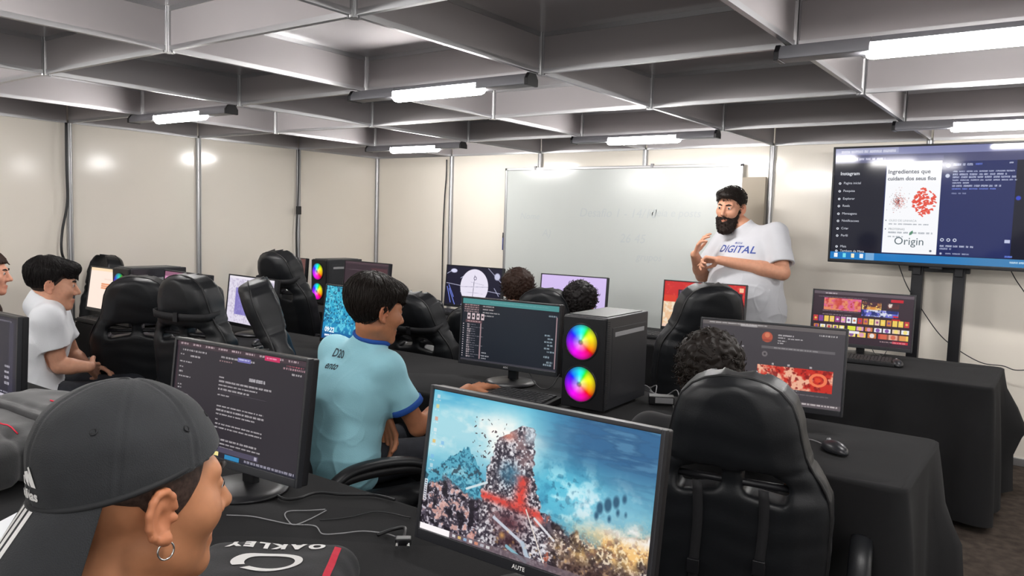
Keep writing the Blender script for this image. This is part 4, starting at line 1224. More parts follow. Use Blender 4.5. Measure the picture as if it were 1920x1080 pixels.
make_monitor('computer monitor with a peach coloured page, facing the boy in white', 0.86, -3.17, 0.895, -0.005, 0.14, 0.47, 0.285, paint_peach, rows=180)
make_monitor('computer monitor with a grid of colourful game tiles below the television', 4.83, -0.85, 0.899, 0.085, 0.07, 0.545, 0.325, paint_games, rows=300)
make_monitor('computer monitor with a red page and dark panel, right in front of the bearded man', 3.90, -0.92, 0.893, 0.05, 0.075, 0.545, 0.325, paint_red, rows=200)
make_monitor('computer monitor with a plain lilac screen at the back table row', 2.89, -0.86, 0.870, 0.05, 0.075, 0.545, 0.325, paint_lilac, rows=24)
make_monitor('computer monitor with a pale disc on a dark radar-like picture', 2.10, -1.02, 0.894, 0.01, 0.09, 0.545, 0.325, paint_radar, rows=220)
make_monitor('computer monitor with a dim brown page, right of the tower in the far left corner', 1.43, -1.50, 0.905, -0.10, 0.08, 0.545, 0.325, paint_darkpage, rows=100)
make_monitor('computer monitor with an orange and turquoise picture behind the tall corner chair', 0.455, -1.47, 0.905, -0.01, 0.08, 0.49, 0.30, paint_fire, rows=160)

# clock figures on the turquoise screen
mo = [o for o in bpy.data.objects if o.get('label', '').startswith('computer monitor showing a turquoise')][0]
Mx = Matrix.Rotation(-0.128, 3, 'X')
scr = [c for c in mo.children if c.name.startswith('screen')][0]
up = 0.896 - TZ - 0.008
for txt, sz, x, z in (('09:22', 0.036, -0.185, -0.085), ('quarta-feira', 0.016, -0.185, -0.112)):
    vs, fs = text_mesh(txt, sz, bold=0.0006)
    mesh_obj('clock_lettering', [tuple(Mx @ Vector((x + v[0], -0.0045, z + v[1])) + Vector((0, 0, up))) for v in vs], fs, mat('lit_white_lettering', (0.7, 0.7, 0.75), 0.5, emit=((0.9, 0.92, 1.0), SCREEN_GAIN)), scr)

# ------------------------------------------------------------------ the television's page
img = paint_tv(460, 262)
h, w = img.shape[:2]
sw, sh = TW - 0.024, TH - 0.034
xs = np.linspace(-sw / 2, sw / 2, w + 1); zs = np.linspace(TH / 2 - 0.012, -TH / 2 + 0.022, h + 1)
gx, gz = np.meshgrid(xs, zs)
V = np.stack([gx.ravel(), np.full(gx.size, -0.006), gz.ravel()], 1)
i = np.arange(h * w); a = (i // w) * (w + 1) + i % w
F = np.stack([a + w + 1, a + w + 2, a + 1, a], 1)
tvs = np_obj('screen', V, F, None, tvm, smooth=False)
ca = tvs.data.color_attributes.new('paint', 'FLOAT_COLOR', 'CORNER')
cols = np.ones((h * w, 4, 4), np.float32); cols[:, :, :3] = img.reshape(-1, 1, 3); ca.data.foreach_set('color', cols.ravel())
M['tvscreen'] = emit_attr('lit_television_screen', SCREEN_GAIN)
M['tvscreen'].node_tree.nodes['Principled BSDF'].inputs['Roughness'].default_value = 0.07
M['tvscreen'].node_tree.nodes['Principled BSDF'].inputs['Specular IOR Level'].default_value = 0.3
tvs.data.materials.append(M['tvscreen'])
def tvtext(txt, x, y, size, col, align='LEFT', bold=0.0, name='screen_lettering', xs_=1.0):
    vs, fs = text_mesh(txt, size, bold=bold, align=align, xscale=xs_)
    m = mat('lit_lettering', (0.02, 0.02, 0.02), 0.6, emit=(s2l(col), SCREEN_GAIN))
    mesh_obj(name, [(-sw / 2 + x * sw + v[0], -0.0075, TH / 2 - 0.012 - y * sh + v[1]) for v in vs], fs, m, tvs)
tvtext('Instagram', .03, .225, .030, (230, 232, 240), bold=.0004)
for k, (s_, y) in enumerate((('Pagina inicial', .31), ('Pesquisa', .38), ('Explorar', .45), ('Reels', .515), ('Mensagens', .585), ('Notificacoes', .65), ('Criar', .72), ('Perfil', .785), ('Mais', .885), ('Tambem da Meta', .935 - .01))):
    tvtext(s_, .048, y, .021, (205, 208, 220))
    tvtext('o', .024, y, .028, (215, 218, 228), bold=.001)
tvtext('Ingredientes que', .2575, .215, .0355, (96, 98, 108), bold=.0008)
tvtext('cuidam dos seus fios', .2575, .275, .0325, (96, 98, 108), bold=.0008)
tvtext('OLEO DE LINHACA', .275, .64, .018, (140, 148, 156))
tvtext('PROTEINAS', .275, .715, .018, (110, 118, 126))
tvtext('Origin', .372, .82, .066, (84, 100, 108), align='CENTER', bold=.0002)
lf = [(0, 0), (.012, .004), (.020, .016), (.018, .03), (.006, .022), (-.001, .01)]
mesh_obj('leaf_logo', [(-sw / 2 + .372 * sw + x, -0.0075, TH / 2 - 0.012 - .765 * sh + z) for x, z in lf], [tuple(range(6))], mat('lit_green_logo', (.02, .02, .02), .6, emit=(s2l((70, 130, 100)), SCREEN_GAIN)), tvs)

# ------------------------------------------------------------------ towers
make_tower('large black computer tower with two rainbow fans, standing on the middle table', 4.235, -3.14, math.radians(2))
make_tower('black computer tower with purple lit fans, beside the peach page monitor', 1.08, -3.25, math.radians(1), 0.6)
make_tower('black computer tower with two rainbow fans on the short table in the far left corner', 0.80, -1.50, math.radians(-2))

# ------------------------------------------------------------------ keyboards, mice, adapters, leads
make_keyboard('black keyboard under the monitor with colourful game tiles', 4.86, -1.09, 0.12, 0.40)
make_keyboard('black keyboard in front of the red page monitor', 3.72, -1.10, 0.08)
make_keyboard('black keyboard in front of the radar picture monitor', 2.08, -1.16, 0.0)
make_keyboard('black keyboard in front of the peach page monitor', 0.86, -3.05 - .17, 0.0, 0.36)
make_keyboard('black keyboard below the hand of the boy in light blue', 3.99, -3.15, 0.05)
make_mouse('black mouse on the middle table, right of the large front chair', 5.215, -3.03, 0.9, [(0.0, 0.12, 0.006), (-0.06, 0.17, 0.004), (-0.10, 0.26, 0.004)])
make_mouse('black mouse right of the keyboard under the game tiles monitor', 5.07, -1.08, 0.3)
make_mouse('black mouse beside the white and purple monitor', 2.25, -3.05, 0.3)

t = thing('power_adapter', 'small black power adapter brick lying right of the large rainbow fan tower', 'adapter', (4.50, -2.80, TZ + 0.008), rz=0.5)
MB().box((0, 0, 0.018), (0.10, 0.055, 0.034)).obj('brick', M['black'], t, bevel=0.004)
MB().box((0.01, -0.0285, 0.02), (0.07, 0.001, 0.022)).obj('pale_sticker', M['greyplastic'], t)
def lead(name, label, pts, r=0.0022, m=None, n=8):
    return tag(MB().tube(spline(pts, n), r, 6).obj(name, m or M['wire'], smooth=True), label, 'cable')
z = TZ + 0.011
lead('power_lead', 'thin dark lead curling behind the power adapter', [(4.46, -2.78, z + .01), (4.44, -2.72, z + .05), (4.40, -2.70, z + .02), (4.45, -2.66, z), (4.52, -2.70, z + .04), (4.56, -2.76, z + .01)], m=M['greyplastic'])
lead('mouse_lead', 'thin grey lead over the cloth behind the large rainbow fan tower', [(4.60, -2.90, z), (4.52, -2.75, z), (4.42, -2.68, z), (4.36, -2.66, z + .03), (4.30, -2.70, z)], r=.0016, m=M['greyplastic'])
lead('monitor_lead', 'black lead hanging in a loop below the light blue boy\'s monitor', [(3.90, -2.90, z + .10), (3.97, -2.93, z + .03), (4.03, -2.95, z + .01), (4.08, -2.96, z + .03), (4.10, -2.93, z + .08)])
lead('monitor_lead', 'black lead lying on the cloth left of the large rainbow fan tower', [(4.02, -3.02, z), (4.08, -3.07, z), (4.14, -3.06, z), (4.20, -3.00, z)])
lead('monitor_lead', 'black lead looping under the game tiles monitor', [(4.88, -0.84, z + .09), (4.92, -0.88, z + .02), (4.97, -0.90, z + .02), (4.99, -0.86, z + .09)])
# front table: leads from photo towards the dark page monitor
def tp(px, py, dz=0.0):
    d = R_ * ((px - 960) / 1455.61) + U_ * ((540 - py) / 1455.61) + F_
    k = (TZ + 0.011 + dz - CP.z) / d.z
    return tuple(CP + d * k)
lead('monitor_lead', 'thick black lead lying across the far edge of the front table', [tp(*q) for q in ((500, 905), (515, 925), (535, 936), (560, 934), (595, 924), (640, 927), (700, 928), (740, 937))], r=.0035)
lead('headset_lead', 'thin grey lead crossing the front table in a wide wave', [tp(*q) for q in ((425, 966), (470, 968), (510, 976), (545, 983), (590, 986), (605, 1001), (640, 1000), (680, 996), (720, 1000), (742, 1006))], r=.0014, m=M['greyplastic'])
lead('headset_lead', 'thin grey lead forming a loop on the front table', [tp(*q) for q in ((610, 955), (580, 957), (545, 958), (534, 964), (540, 976), (552, 984), (580, 974), (612, 957))], r=.0014, m=M['greyplastic'])
lead('headset_lead', 'thin dark lead at the back of the front table beside the bright monitor', [tp(*q) for q in ((600, 975), (630, 973), (660, 969), (700, 960), (730, 962), (770, 971))], r=.0014)
t = thing('video_plug', 'black video plug with short lead at the left foot of the bright front monitor', 'plug', tp(756, 1024), rz=0.7)
MB().box((0, 0, 0.012), (0.035, 0.022, 0.016)).obj('plug_body', M['black'], t, bevel=0.003)
MB().cyl((-0.012, -0.012, 0.012), (-0.012, -0.034, 0.012), 0.0035, n=8).cyl((0.012, -0.012, 0.012), (0.012, -0.034, 0.012), 0.0035, n=8).obj('screws', M['chrome'], t)
MB().tube(spline([(0, 0.01, 0.012), (0.0, 0.05, 0.02), (-0.03, 0.07, 0.008), (-0.06, 0.05, 0.004)], 6), 0.004, 8).obj('cord', M['wire'], t, smooth=True)
lead('television_lead', 'thin black lead hanging from the television down along the right wall side', [wpt(1683, 490, -0.28), wpt(1700, 535, -0.26), wpt(1725, 575, -0.2), wpt(1760, 625, -0.15), wpt(1795, 655, -0.12), wpt(1840, 680, -0.1), wpt(1880, 686, -0.08), wpt(1905, 694, -0.08), wpt(1945, 692, -0.08)], r=.003)
lead('television_lead', 'thin black lead hanging from the right half of the television', [wpt(1888, 492, -0.28), wpt(1905, 525, -0.2), wpt(1930, 560, -0.12)], r=.003)
MB_ = thing('network_switch', 'small black box with white plug on the back table, left of the radar monitor', 'box', (1.98, -0.74, TZ + 0.008), rz=0.1)
MB().box((0, 0, 0.03), (0.13, 0.08, 0.05)).obj('box_body', M['black'], MB_, bevel=0.004)
MB().box((0.10, 0.0, 0.022), (0.07, 0.05, 0.04)).obj('white_plug', M['white'], MB_, bevel=0.004)

# ------------------------------------------------------------------ bags and paper on the front table
def bag_sdf(P):
    x, y, z = P[:, 0], P[:, 1], P[:, 2]
    d = rbox(P, (0, 0, 0.05), (0.15, 0.20, 0.050), 0.05)
    d = smin(d, rbox(P, (0, -0.115, 0.085), (0.12, 0.085, 0.032), 0.030), 0.02)
    return d + 0.004 * wob(P, 22) + 0.002 * wob(P, 55, 1.0)
KV, KF = surf(bag_sdf, (-0.2, -0.26, -0.03), (0.2, 0.26, 0.16), 0.008)
d_ = ray(520, 1033); bc = CP + d_ * ((TZ + 0.10 - CP.z) / d_.z)
BAGPOS = (bc.x + 0.155 * math.sin(math.radians(38)), bc.y - 0.155 * math.cos(math.radians(38)), TZ + 0.012)
bag = thing('backpack', 'black backpack with upside-down white lettering, oval emblem and red stripe', 'backpack', BAGPOS, rz=math.radians(38))
np_obj('bag_body', KV, KF, M['bagfab'], bag)
def on_bag(vs, lift=0.0015):
    """drop flat lettering (x, y) on to the bag's upper surface"""
    P = np.array([(v[0], v[1], 0.16) for v in vs], np.float32)
    for _ in range(60):
        P[:, 2] -= bag_sdf(P) * 0.7
    P[:, 2] += lift
    return P
def grid_text(txt, size, bold=0, sub=2, **k):
    vs, fs = text_mesh(txt, size, bold=bold, **k)
    import bmesh
    bm = bmesh.new(); bv = [bm.verts.new(v) for v in vs]
    for f in fs:
        try: bm.faces.new([bv[i] for i in f])
        except ValueError: pass
    bmesh.ops.triangulate(bm, faces=bm.faces[:])
    for _ in range(sub):
        lg = [e for e in bm.edges if e.calc_length() > size * 0.16]
        if lg: bmesh.ops.subdivide_edges(bm, edges=lg, cuts=1)
        bmesh.ops.triangulate(bm, faces=bm.faces[:])
    bm.verts.index_update()
    o = [tuple(v.co) for v in bm.verts], [tuple(v.index for v in f.verts) for f in bm.faces]
    bm.free(); return o
vs, fs = grid_text('OAKLEY', 0.036, bold=0.0022, spacing=1.45)
mesh_obj('white_lettering', on_bag([(-v[0], 0.155 - v[1] * 0.8) for v in vs]), fs, M['whiteprint'], bag)
ring = []; rf = []
for k in range(48):
    a = 2 * PI * k / 48
    for r in (1.0, 0.70 + 0.08 * math.cos(a)):
        ring.append((0.062 * r * math.cos(a) * 1.0, 0.085 + 0.038 * r * math.sin(a)))
for k in range(48):
    if k in (28, 29, 30): continue
    b2 = (k + 1) % 48; rf.append((2 * k, 2 * k + 1, 2 * b2 + 1, 2 * b2))
mesh_obj('oval_emblem', on_bag(ring), rf, M['whiteprint'], bag)
sv = []; sf = []
for k in range(14):
    q = k / 13; sv += [(0.112 + 0.004 * q - 0.006, 0.150 - 0.22 * q), (0.112 + 0.004 * q + 0.006, 0.150 - 0.22 * q)]
    if k: sf.append((2 * k - 2, 2 * k - 1, 2 * k + 1, 2 * k))
mesh_obj('red_stripe', on_bag(sv, 0.002), sf, M['red'], bag)

def bag2_sdf(P):
    d = rbox(P, (0, 0, 0.075), (0.21, 0.27, 0.07), 0.06)
    d = smin(d, rbox(P, (0.13, -0.12, 0.07), (0.12, 0.16, 0.06), 0.04), 0.02)
    g = np.minimum(np.abs(P[:, 1] - 0.06 + 0.3 * P[:, 0]), np.abs(P[:, 1] + 0.13 + 0.2 * P[:, 0]))
    return d + 0.006 * wob(P, 16) + 0.003 * wob(P, 40, 2.0) + 0.010 * np.exp(-(g / 0.014) ** 2)
QV, QF = surf(bag2_sdf, (-0.3, -0.36, -0.05), (0.33, 0.36, 0.26), 0.011)
bag2 = thing('backpack', 'large charcoal backpack with thin red zip lines, left of the black cap', 'backpack', (3.42, -4.73, TZ + 0.012), rz=0.35)
np_obj('bag_body', QV, QF, M['greyfab'], bag2)
def on_bag2(vs, lift=0.002):
    P = np.array([(v[0], v[1], 0.26) for v in vs], np.float32)
    for _ in range(60): P[:, 2] -= bag2_sdf(P) * 0.7
    P[:, 2] += lift
    return P
for pts, nm, m_, r in ((((.02, .12), (.06, .105), (.10, .09)), 'red_zip', 'red', .0022), (((-.18, -.07), (0, -.10), (.2, -.15)), 'red_zip', 'red', .0018), (((-.19, .03), (0, 0), (.18, -.06)), 'dark_strap', 'bagfab', .010), (((-.16, -.16), (.05, -.19), (.22, -.22)), 'red_zip', 'red', .0018)):
    MB().tube(on_bag2([(p.x, p.y) for p in spline([(a, b, 0) for a, b in pts], 10)]), r, 6).obj(nm, M[m_], bag2, smooth=True)
t = thing('paper_sheets', 'white paper sheets on the front table at the lower left, behind the cap visor', 'paper', (3.98, -4.87, TZ + 0.010), rz=0.55)
MB().box((0, 0, 0.003), (0.21, 0.297, 0.006)).obj('stack', M['paper'], t)
MB().box((0.01, 0.015, 0.0068), (0.21, 0.297, 0.0006), Matrix.Rotation(0.1, 3, 'Z')).obj('top_sheet', M['paper'], t)
# ------------------------------------------------------------------ people
M['hair_black'] = mat('black_hair', (0.008, 0.006, 0.006), 0.55, spec=0.25)
M['hair_dark'] = mat('dark_brown_hair', (0.012, 0.008, 0.006), 0.55, spec=0.25)
M['hair_fade'] = mat('short_faded_hair', (0.045, 0.028, 0.022), 0.6, spec=0.2, noise=(160, 0.5))
M['hair_brown'] = mat('brown_hair', (0.030, 0.014, 0.009), 0.6, spec=0.25)
M['beard'] = mat('dark_beard', (0.030, 0.021, 0.018), 0.75, spec=0.15, noise=(90, 0.5))
M['eyewhite'] = mat('eye_white', (0.55, 0.50, 0.48), 0.25)
M['iris'] = mat('dark_iris', (0.012, 0.008, 0.006), 0.2)
M['jeans'] = mat('dark_trousers', (0.018, 0.020, 0.028), 0.85, noise=(40, 0.2))
M['shoe'] = mat('dark_shoe', (0.02, 0.02, 0.022), 0.6)
M['shirt_white'] = mat('white_cotton', s2l((236, 238, 242)), 0.85, sheen=0.1, bump=(300, 0.15))
M['shirt_blue'] = mat('light_blue_cotton', s2l((150, 205, 218)), 0.85, sheen=0.1, bump=(300, 0.15))
M['trim_blue'] = mat('royal_blue_rib', s2l((28, 78, 160)), 0.85)
M['shirt_dark'] = mat('black_cotton', (0.014, 0.014, 0.016), 0.85, sheen=0.1)
M['shirt_grey'] = mat('grey_cotton', (0.10, 0.10, 0.11), 0.85, sheen=0.1)
M['cap'] = mat('black_cap_cotton', (0.017, 0.019, 0.022), 0.8, sheen=0.1, noise=(30, 0.15), bump=(700, 0.25))
M['capband'] = mat('black_cap_band', (0.011, 0.012, 0.014), 0.75)
M['ink_blue'] = mat('blue_shirt_print', s2l((52, 74, 150)), 0.7)
M['ink_dark'] = mat('dark_shirt_print', s2l((46, 66, 78)), 0.7)
M['silver'] = mat('silver', (0.85, 0.84, 0.82), 0.18, metal=1.0)

def skin_mat(name, rgb):
    m = mat(name, s2l(rgb), 0.48, spec=0.35, attr='paint', noise=(60, 0.06), sss=0.08)
    return m, np.array(s2l(rgb))

def head_sdf(q, ears=True):
    ax = np.abs(q[:, 0]); m = q.copy(); m[:, 0] = ax                      # mirrored
    d = smin(ell(q, (0, -.018, .032), (.075, .094, .084)), ell(q, (0, .026, -.034), (.058, .064, .080)), .04)
    d = smin(d, cap(m, (.046, -.008, -.058), (.008, .064, -.100), .017, .015), .03)
    d = smin(d, sph(m, (.042, .056, -.022), .022), .03)
    d = smin(d, cap(m, (.0, .083, .026), (.040, .070, .026), .010), .018)
    d = smax(d, -sph(m, (.031, .102, .006), .019), .014)
    d = smin(d, sph(m, (.031, .0745, .006), .0135), .006)
    d = smin(d, cap(m, (.021, .0855, .0115), (.042, .0795, .0105), .0046), .004)
    d = smin(d, cap(m, (.022, .0855, -.0015), (.041, .0795, -.001), .0034), .004)
    d = smin(d, cap(q, (0, .086, .016), (0, .111, -.028), .0065, .0115), .014)
    d = smin(d, sph(m, (.0115, .097, -.034), .0085), .010)
    d = smin(d, cap(m, (0, .0925, -.0655), (.019, .082, -.067), .0058, .004), .006)
    d = smin(d, cap(m, (0, .0905, -.0765), (.016, .082, -.075), .0068, .004), .006)
    d = smin(d, sph(q, (0, .074, -.100), .017), .022)
    if ears:
        c, s = math.cos(.35), math.sin(.35)
        R = np.array([[c, s, 0], [-s, c, 0], [0, 0, 1]], np.float32)
        e = ell(m, (.078, -.014, -.006), (.0075, .019, .031), R.T)
        pts = []
        for a in np.linspace(-2.0, 2.9, 10):
            y, z = -.014 + .0175 * math.cos(a) * -1, -.004 + .0285 * math.sin(a)
            pts.append((.0815 + .010 * (-.014 - y) / .0175 * .5 + .002, y, z))
        for p0, p1 in zip(pts[:-1], pts[1:]):
            e = smin(e, cap(m, p0, p1, .0042), .003)
        e = smax(e, -ell(m, (.088, -.010, -.008), (.009, .0085, .013)), .005)
        e = smin(e, sph(m, (.079, -.006, -.034), .0075), .008)
        e = smin(e, sph(m, (.078, .003, -.010), .005), .005)
        d = smin(d, e, .008)
    return d

def hand_caps(w, dr, nr, side, curl=0.6, spread=0.16, thumb_out=0.7, k=1.0):
    """palm and five fingers: w wrist, dr pointing direction, nr palm normal (palm faces nr); side +1 when the thumb is on dr x nr"""
    w = Vector(w); dr = Vector(dr).normalized(); nr = Vector(nr); nr = (nr - dr * nr.dot(dr)).normalized()
    tv = dr.cross(nr).normalized() * side
    caps = []
    lens = [(.040, .026, .020), (.045, .029, .021), (.041, .027, .020), (.032, .021, .018)]
    for i in range(4):
        off = (1.5 - i) * .0195 * k
        kn = w + dr * ((.088 - .005 * abs(i - 1.2)) * k) + tv * off
        caps.append((w + dr * .014 + tv * off * .55, kn, .0125 * k, .0105 * k))
        d2 = (dr + tv * (1.5 - i) * spread * .5).normalized(); p = kn; c = curl[i] if isinstance(curl, (list, tuple)) else curl
        ang = 0
        for j, L in enumerate(lens[i]):
            ang += c * (0.75, 1.0, 0.7)[j]
            dd = d2 * math.cos(ang) + nr * math.sin(ang)
            p2 = p + dd * (L * k)
            caps.append((p, p2, (.0095, .0086, .0078)[j] * k, (.0086, .0078, .0066)[j] * k)); p = p2
    b = w + dr * .020 + tv * .018
    t1 = b + (dr * .6 + tv * thumb_out + nr * .35).normalized() * (.042 * k)
    t2 = t1 + (dr * .85 + tv * thumb_out * .5 + nr * .3).normalized() * (.032 * k)
    t3 = t2 + (dr * .95 + tv * thumb_out * .2 + nr * .3).normalized() * (.025 * k)
    caps += [(b, t1, .0145 * k, .0115 * k), (t1, t2, .0112 * k, .0095 * k), (t2, t3, .0095 * k, .0075 * k)]
    return caps

def hair_noise(q, kind, amp):
    az = np.arctan2(q[:, 0], q[:, 1] + .02 + 1e-6); el = np.arctan2(q[:, 2] - .03, np.hypot(q[:, 0], q[:, 1] + .02))
    if kind == 'curly':
        w1 = wob(q, 95); w2 = wob(q[:, [1, 2, 0]], 150, 1.3)
        return -amp * (0.75 * np.abs(w1) + 0.55 * w2)
    if kind == 'straight':
        return amp * (np.sin(az * 42 + 3 * np.sin(el * 5)) * .45 + np.sin(az * 89 + 5 * np.sin(el * 4 + az * 3)) * .3 + .5 * wob(q, 40))
    return amp * wob(q, 70)

def make_hair_sdf(top=.025, side=.008, front=.060, back=-.070, temple=.0, fringe=0.0, kind='straight', amp=.003, crownback=0.0):
    def f(q):
        z = q[:, 2]
        t = side + (top - side) * np.clip((z - .01) / .07, 0, 1) ** 1.2
        t = t + crownback * np.clip(-q[:, 1] / .08, 0, 1) * np.clip((z + .04) / .06, 0, 1)
        d = head_sdf(q, False) - t
        if fringe:
            d = smin(d, ell(q, (0, .060, .088), (.058, .045 + .2 * fringe, .024 + .3 * fringe)), .02)
        zl = np.interp(q[:, 1], [-.12, -.07, -.035, -.004, .012, .040, .058, .085, .12], [back, back, back * .55, temple - .012, temple, temple + .035, front - .004, front, front - .02])
        d = smax(d, -(z - zl) * .8, .010)
        return d + hair_noise(q, kind, amp)
    return f

def curls(head_f, n, seed, rad=.009, turns=2.2, lo=-.03, r=.0022, length=.03, front=.06):
    """small helices of hair standing on the scalp (head-local)"""
    rng = np.random.default_rng(seed); b = MB(); k = 0
    while k < n:
        v = rng.normal(size=3); v /= np.linalg.norm(v)
        p = np.array((0, -.018, .032)) + v * np.array((.088, .107, .097))
        if p[2] < lo + (.09 if p[1] > .03 else 0) or (p[1] > front and p[2] < .08): continue
        nrm = Vector(v); ax = (nrm + Vector(rng.normal(size=3)) * .6).normalized(); u = ax.orthogonal().normalized(); w = ax.cross(u)
        L = length * rng.uniform(.6, 1.2); pts = []
        for i in range(15):
            q = i / 14; a = q * turns * 2 * PI + rng.uniform(0, .05)
            pts.append(Vector(p) - nrm * .008 + ax * (L * q) + (u * math.cos(a) + w * math.sin(a)) * (rad * (1 - .35 * q)))
        b.tube(pts, [r] * 12 + [r * .8, r * .6, r * .3], 5)
        k += 1
    return b

def strands(hf, n, seed, length=.05, r=.0012, lift=.0035, crown=(0, -.05, .13), jitter=.35, res=.007):
    """fine locks lying on the hair surface, combed away from the crown (head-local)"""
    rng = np.random.default_rng(seed)
    V, F = surf(hf, (-.17, -.20, -.15), (.17, .20, .22), res, slack=.02)
    P = V[rng.integers(0, len(V), n)].astype(np.float32)
    L = length * rng.uniform(.5, 1.2, (n, 1)).astype(np.float32); m = 6
    jit = rng.normal(size=(n, 3)).astype(np.float32) * jitter
    pts = []
    for i in range(m):
        e = .002
        d0 = hf(P); g = np.stack([hf(P + np.eye(3, dtype=np.float32)[k] * e) - d0 for k in range(3)], 1) / e
        g /= np.maximum(ln(g), 1e-6)[:, None]
        P = P - g * np.clip(d0 - lift * math.sin(PI * (i + .6) / m), -.01, .01)[:, None]
        pts.append(P.copy())
        t = P - np.array(crown, np.float32); t /= np.maximum(ln(t), 1e-6)[:, None]; t = t + jit * .5 + np.array((0, 0, -.35), np.float32) * (i / m)
        t = t - g * (t * g).sum(1)[:, None]; t /= np.maximum(ln(t), 1e-6)[:, None]
        P = P + t * L / m
    b = MB()
    A = np.stack(pts, 1)
    for k in range(n):
        b.tube([tuple(x) for x in A[k]], [r * .6, r, r, r * .9, r * .6, r * .15], 4, cap=False)
    return b

def human(label, origin, heading, J, skin, shirt=None, hair=None, bulk=1.0, res=.006, look=(0, 0, 0), trouser=None, head_scale=1.0,
          sleeve=.62, hands=None, legs=True, brow=True, eyes=True, collar=None, cuff=None, neck_open=.062, fold=.0035, belly=None, group=None):
    """J: joints in the person's own frame (x right, y forward, z up).  look = head yaw, pitch, roll relative to the body"""
    V3 = lambda p: np.array(p, np.float32)
    J = {k: V3(v) for k, v in J.items()}
    Rh = rotm(*look); hc = J['head']; hs = head_scale
    def toh(P): return ((P - hc) @ Rh) / hs
    hL = hands or {}; Jstand = J['kL'][2] < J['hipL'][2] - .2
    hcaps = [(V3(a), V3(b), ra, rb) for hh in hL.values() for a, b, ra, rb in hh]
    lat = J['sR'] - J['sL']; lat /= np.linalg.norm(lat)
    lath = J['hipR'] - J['hipL']; lath /= np.linalg.norm(lath)
    pel = (J['hipR'] + J['hipL']) / 2; nb = J['neck']; sm = (J['sR'] + J['sL']) / 2
    chest = pel + (sm - pel) * .70; waist = pel + (sm - pel) * .32
    def torso(P, g, k=.07):
        d = cap(P, pel - lath * .075, pel + lath * .075, .098 * bulk + g)
        d = smin(d, cap(P, waist - lat * .06, waist + lat * .06, .092 * bulk + g), k)
        d = smin(d, cap(P, chest - lat * .085, chest + lat * .085, .098 * bulk ** .7 + g), k)
        d = smin(d, cap(P, J['sL'], J['sR'], .052 + g * .8), .06)
        d = smin(d, cap(P, sm + (nb - sm) * .5, nb, .058 + g * .6, .05 + g * .5), .05)
        if belly is not None: d = smin(d, ell(P, belly[0], np.array(belly[1]) + g), .08)
        return d
    ab = bulk ** .6
    def skin_sdf(P):
        d = torso(P, -.004)
        for s in 'LR':
            d = smin(d, cap(P, J['s' + s], J['e' + s], .045 * ab, .036 * ab), .03)
            d = smin(d, cap(P, J['e' + s], J['e' + s] + (J['w' + s] - J['e' + s]) * .35, .037 * ab, .038 * ab), .012)
            d = smin(d, cap(P, J['e' + s] + (J['w' + s] - J['e' + s]) * .3, J['w' + s], .038 * ab, .0255 * ab ** .5), .012)
            if legs:
                d = smin(d, cap(P, J['hip' + s], J['k' + s], .078 * bulk ** .5, .052), .03)
                d = smin(d, cap(P, J['k' + s], J['a' + s], .05, .036), .02)
                d = smin(d, cap(P, J['a' + s] + V3((0, -.03, -.03)), J['a' + s] + V3((0, .15, -.04)), .034, .028), .02)
        nk = hc + Rh @ V3((0, -.022, -.055)) * hs
        d = smin(d, cap(P, nk, nb, .050 * hs, .053 * bulk ** .3), .03)
        for i, (a, b, ra, rb) in enumerate(hcaps):
            c = (a + b) / 2
            d = smin(d, cap(P, a, b, ra, rb), .006)
        dh = head_sdf(toh(P)) * hs
        return smin(d, dh, .018)
    allp = np.array([v for k_, v in J.items()] + [c[1] for c in hcaps])
    lo = allp.min(0) - .22; hi = allp.max(0) + .22; lo[2] = max(lo[2], -.02)
    Vb, Fb = surf(skin_sdf, lo, hi, res, slack=.012)
    m, base = skin
    col = np.tile(base, (len(Vb), 1)); q = toh(Vb)
    def blend(mask, c):
        nonlocal col
        mask = np.clip(mask, 0, 1)[:, None]; col = col * (1 - mask) + np.array(c) * mask
    inhead = np.clip(1.5 - np.abs(q).max(1) / .14, 0, 1)
    lipm = np.clip((1 - np.hypot(q[:, 0] / .024, (q[:, 2] + .071) / .0125)) * 3, 0, 1) * (q[:, 1] > .07) * inhead
    blend(lipm * .75, base * np.array((.78, .48, .50)))
    blend(np.clip((np.abs(q[:, 0]) - .070) / .01, 0, 1) * inhead * (np.abs(q[:, 2] + .005) < .05) * .35, base * np.array((1.1, .72, .68)))
    blend(np.clip(1 - np.hypot((np.abs(q[:, 0]) - .031) / .022, (q[:, 2] - .004) / .013), 0, 1) * (q[:, 1] > .05) * inhead * .35, base * .6)
    body = np_obj('person', Vb, Fb, m, None, colors=col)
    body.location = origin; body.rotation_euler = (0, 0, heading)
    tag(body, label, 'person', group)
    # hair cap, eyes, brows
    hR = Matrix([list(r) for r in Rh]).to_4x4()
    def hplace(pts): return (np.asarray(pts, np.float32) * hs) @ Rh.T + hc
    if hair is not None:
        hf, hm, hres, extra = hair
        Vh, Fh = surf(hf, (-.17, -.20, -.30 if extra == 'long' else -.15), (.17, .20, .22), hres, slack=.02)
        ho = np_obj('hair', hplace(Vh), Fh, hm, body)
        if isinstance(extra, MB):
            mesh_obj('curly_hair', hplace(extra.v), extra.f, hm, ho, smooth=True)
